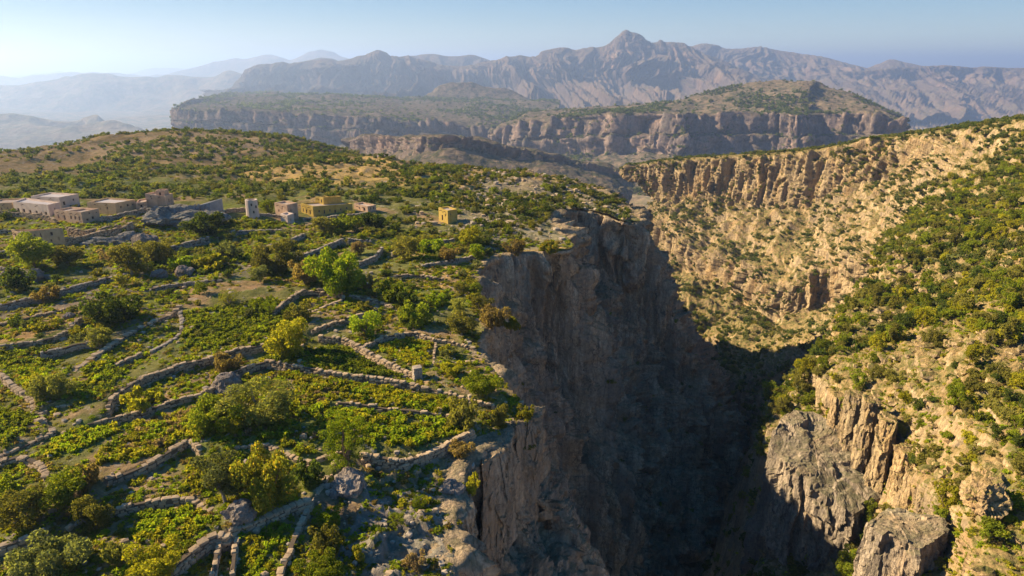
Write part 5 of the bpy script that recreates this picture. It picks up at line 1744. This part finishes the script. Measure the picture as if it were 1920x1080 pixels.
KINDS = [('olive', 'olive'), ('dark', 'dark green'), ('green', 'green'), ('grey', 'grey green'), ('orange', 'orange tinged'), ('yellow', 'yellow green')]
def individuals(pts, sizes, count, name, cat, where, group, styles, mats, n, leaf, with_trunk, zone):
    """the ones that show largest become things of their own; returns the mask of those left over"""
    u, v, zc = proj(pts)
    vis = (u > -30) & (u < 1950) & (v > -20) & (v < 1120) & (zc > 0)
    show = np.where(vis, sizes / zc, 0)
    order = np.argsort(-show)[:count]
    left = np.ones(len(pts), bool)
    q1, q2 = show[order[len(order) // 4]], show[order[len(order) * 3 // 4]]
    left[order] = False
    for i in order:
        if show[i] == 0:
            left[i] = True
            continue
        mat = mats[rnd.randrange(len(mats))]
        word = dict(KINDS).get(mat, mat)
        style = styles[rnd.randrange(len(styles))]
        szw = 'large ' if show[i] > q1 else 'small ' if show[i] < q2 else ''
        plant(name, cat, '%s%s %s %s %s' % (szw, word, {'round': 'round ' + cat, 'bush': 'bushy ' + cat, 'tall': 'upright ' + cat, 'low': 'spreading ' + cat}[style], zone(u[i], v[i]), where),
              pts[i], sizes[i], style, mat, hgt=sizes[i] * rnd.uniform(.85, 1.2), group=word + ' ' + style + ' ' + group, n=n, leaf=leaf, bare=not with_trunk)
    return left

sz = 1.0 + 1.7 * rg.random(len(TERR_SCRUB)) ** 1.8
left = individuals(TERR_SCRUB, sz, 150, 'shrub', 'shrub', 'on terraces', 'shrubs of the upper terraces', ['bush', 'bush', 'low', 'round'], ['olive', 'dark', 'green', 'grey', 'orange'], 700, .07, False, zone_terr)
scatter('terrace_scrub', TERR_SCRUB[left], sz[left], C_scrub, 11)
sz = 1.1 + 1.9 * rg.random(len(HILL)) ** 2 + .5 * sstep(230, 330, HILL[:, 1])
left = individuals(HILL, sz, 150, 'shrub', 'shrub', 'village hill', 'shrubs of the hillside', ['bush', 'round'], ['olive', 'dark', 'green', 'grey'], 420, .085, False, zone_hill)
scatter('hillside_scrub', HILL[left], sz[left], C_hill, 17)

# ---- right side of the canyon: trees on the sunlit slope, scrub on the talus, dark bushes in the shade
nrr = np.arange(RIGHT_NET.shape[1] - 1)[None, :]
def slope_mask(V, nz):
    d = fbm(V[..., 0] * .05, V[..., 1] * .05, V[..., 2] * .05, 3)
    return sstep(.30, .75, nz) * (.35 + sstep(-.3, .3, d)) * (V[..., 1] < 300) * (V[..., 2] > -75) * (.55 + .45 * sstep(80, 200, V[..., 1]))
pr = net_points(RIGHT_NET, 5200, slope_mask, rg)
u, v, zc = proj(pr)
sz = 2.0 + 2.6 * rg.random(len(pr)) ** 1.7
left = individuals(pr, sz, 300, 'tree', 'tree', 'of the right slope', 'trees of the right slope', ['round', 'bush', 'round', 'tall', 'bush', 'low'], ['olive', 'green', 'yellow', 'green', 'dark', 'olive', 'green'], 1500, .055, True, zone_right)
scatter('slope_trees', pr[left], sz[left], C_slope, 23)
pr = net_points(RIGHT_NET, 26000, lambda V, nz: sstep(.3, .7, nz) * (V[..., 1] < 190) * (.25 + sstep(-.2, .3, fbm(V[..., 0] * .09, V[..., 1] * .09, V[..., 2] * .09, 3))) * (1.3 - V[..., 1] / 190), rg)
scatter('slope_undergrowth', pr, .5 + .8 * rg.random(len(pr)) ** 2, C_tuft, 24)
def wall_mask(V, nz):
    d = fbm(V[..., 0] * .035, V[..., 1] * .035, V[..., 2] * .035, 3)
    return sstep(.22, .62, nz) * (.2 + sstep(-.25, .35, d)) * (V[..., 1] > 130)
pr = net_points(RIGHT_NET, 21000, wall_mask, rg)
scatter('canyon_scrub', pr, 1.2 + 2.6 * rg.random(len(pr)) ** 2, C_hill, 29)
def shade_mask(V, nz):
    return sstep(.12, .5, nz) * (V[..., 1] < 175) * (V[..., 2] < -60)
pr = net_points(RIGHT_NET, 700, shade_mask, rg)
scatter('shaded_bushes', pr, 1.4 + 2.6 * rg.random(len(pr)) ** 2, C_dark, 31)
# ledges of the left cliff
def ledge_mask(V, nz):
    return sstep(.30, .62, nz) * (np.arange(V.shape[1])[None, :] > 12)
pr = net_points(LEFT_NET, 900, ledge_mask, rg)
scatter('cliff_bushes', pr, .7 + 1.7 * rg.random(len(pr)) ** 2, C_dark, 37)
# far mesas
def flat_mask(V, nz):
    d = fbm(V[..., 0] * .004, V[..., 1] * .004, 0.7, 4)
    return sstep(.5, .8, nz) * (.05 + sstep(-.1, .35, d))
pr = net_points(MESA_B, 7000, flat_mask, rg)
scatter('mesa_scrub', pr, 5 + 8 * rg.random(len(pr)) ** 2, C_far, 41)
pr = net_points(MESA_A, 8000, flat_mask, rg)
scatter('mesa_scrub', pr, 6 + 9 * rg.random(len(pr)) ** 2, C_far, 43)

# ------------------------------------------------------------------ crops in their beds (rows of leafy plants)
C_crop_dark = src_collection('crop_dark', lod('bush', ['green', 'dark', 'green'], 160, .17, 2))
C_crop_bright = src_collection('crop_bright', lod('bush', ['bright', 'bright', 'yellow'], 160, .17, 2))
C_crop_vine = src_collection('crop_vine', lod('bush', ['yellow', 'bright', 'yellow'], 160, .15, 2))
C_crop_mix = src_collection('crop_mix', lod('bush', ['yellow', 'bright', 'pink', 'green', 'yellow', 'orange'], 160, .15, 2))
BEDS = [
 ('dark_leafy_crop', [(500,672),(560,655),(640,642),(672,652),(745,698),(770,712),(650,700),(580,686)], C_crop_dark, .75, .8),
 ('vine_crop', [(705,650),(760,630),(812,640),(806,700),(783,694)], C_crop_vine, .7, .7),
 ('vine_crop', [(636,708),(770,722),(880,748),(852,778),(730,764),(636,750)], C_crop_vine, .75, .8),
 ('bright_crop', [(715,775),(850,785),(875,815),(780,845),(725,848)], C_crop_bright, 1.0, .95),
 ('mixed_crop', [(430,690),(500,678),(640,700),(632,750),(560,760),(440,720)], C_crop_mix, .8, .9),
 ('bright_crop', [(80,862),(110,820),(240,772),(262,790),(140,852)], C_crop_bright, .95, .9),
 ('mixed_crop', [(165,880),(250,800),(420,745),(560,745),(600,830),(520,835),(370,830),(230,880)], C_crop_mix, .85, .95),
 ('bright_crop', [(232,1005),(262,950),(395,945),(412,985),(330,1030)], C_crop_bright, .8, .85),
 ('bright_crop', [(447,1085),(450,1002),(572,945),(580,960),(535,1030),(515,1085)], C_crop_bright, .7, .85),
 ('bright_crop', [(398,1085),(414,1010),(432,1010),(428,1085)], C_crop_dark, .6, .8),
 ('dark_leafy_crop', [(345,655),(348,592),(505,562),(560,575),(500,640),(400,662)], C_crop_dark, .8, .9),
 ('bright_crop', [(440,636),(500,605),(552,595),(548,612),(505,640)], C_crop_bright, .7, .9),
 ('bright_crop', [(30,730),(40,692),(95,690),(100,722),(70,740)], C_crop_bright, .8, .85),
 ('dark_leafy_crop', [(130,755),(150,700),(235,672),(240,700),(205,745)], C_crop_dark, .8, .9),
 ('bright_crop', [(170,735),(178,690),(235,678),(232,700)], C_crop_bright, .75, .85),
 ('dark_leafy_crop', [(0,850),(0,785),(70,770),(72,805),(40,830)], C_crop_dark, .85, .9),
 ('dark_leafy_crop', [(0,690),(0,655),(100,655),(105,690),(60,700)], C_crop_dark, .75, .9),
 ('mixed_crop', [(520,835),(600,850),(560,880),(500,870)], C_crop_mix, .8, .9),
 ('mixed_crop', [(330,925),(360,870),(460,850),(440,930)], C_crop_mix, .85, .9),
 ('mixed_crop', [(640,600),(700,565),(745,600),(690,620)], C_crop_mix, .6, 1.4),
 ('bright_crop', [(585,575),(640,555),(700,570),(640,590)], C_crop_vine, .6, 1.1),
 ('dark_leafy_crop', [(280,510),(320,478),(470,470),(480,500),(380,515)], C_crop_dark, 1.0, 1.5),
 ('dark_leafy_crop', [(560,470),(640,455),(640,470),(580,490)], C_crop_dark, .8, 1.3),
 ('dark_leafy_crop', [(410,430),(440,412),(540,420),(530,430)], C_crop_dark, .8, 1.3),
 ('bright_crop', [(540,760),(640,755),(720,775),(715,840),(690,845),(600,800)], C_crop_bright, .9, .95),
]
for bi, (nm, px, coll, size, gap) in enumerate(BEDS):
    pg = np.array([G0(u, v) for u, v in px])
    c = pg.mean(0)
    d = pg - c
    ang = math.atan2(*np.linalg.svd(d)[2][0][::-1])
    R = np.array(((math.cos(ang), -math.sin(ang)), (math.sin(ang), math.cos(ang))))
    q = d @ R
    lo, hi = q.min(0), q.max(0)
    gxx, gyy = np.meshgrid(np.arange(lo[0], hi[0], gap * .45), np.arange(lo[1], hi[1], gap * 1.15), indexing='ij')
    q = np.stack([gxx.ravel(), gyy.ravel()], 1) + rg.normal(0, .10, (gxx.size, 2)) * gap
    p = q @ R.T + c
    p = p[inside(pg, p[:, 0], p[:, 1]) & inside(rimp, p[:, 0], p[:, 1])]
    if len(p) < 3:
        continue
    p = p[off_walls(p, .7)]
    gapn = fbm(p[:, 0] * .2, p[:, 1] * .2, 4 + bi, 3)
    p = p[gapn > -.42]
    scatter(nm, with_z(p), size * rg.uniform(.75, 1.5, len(p)), coll, 50 + bi)

C_slope_stones = src_collection('slope_stone', [boulder_mesh('slope_stone', 20 + k * 2.3, M['rock_right'], 2, .7, .25) for k in range(4)])
# loose stones lying about on the terraces and on the bare rock by the cliff
C_stones = src_collection('loose_stone', STONES[0][:5] + STONES[1][:5])
p = plateau_points(2400, 32, 130, power=1.3)
q = np.stack([rg.uniform(-19, -4.5, 150), rg.uniform(40, 74, 150)], 1)
q = q[inside(rimp, q[:, 0], q[:, 1])]
q2 = np.stack([rg.uniform(-25, 42, 1300), rg.uniform(150, 290, 1300)], 1)
q2 = q2[inside(rimp, q2[:, 0], q2[:, 1])]
p = np.concatenate([p, q])
scatter('headland_stones', with_z(q2, .05), .3 + 1.4 * rg.random(len(q2)) ** 3.5, C_stones, 92)
scatter('loose_stones', with_z(p, .02), .15 + .55 * rg.random(len(p)) ** 3, C_stones, 91)

pr = net_points(RIGHT_NET, 5000, lambda V, nz: sstep(.25, .6, nz) * (V[..., 1] < 220) * (V[..., 2] > -90) * (.1 + sstep(.0, .4, fbm(V[..., 0] * .07, V[..., 1] * .07, V[..., 2] * .07 + 5, 3))), rg)
scatter('slope_stones', pr, .2 + 1.1 * rg.random(len(pr)) ** 3, C_slope_stones, 93)
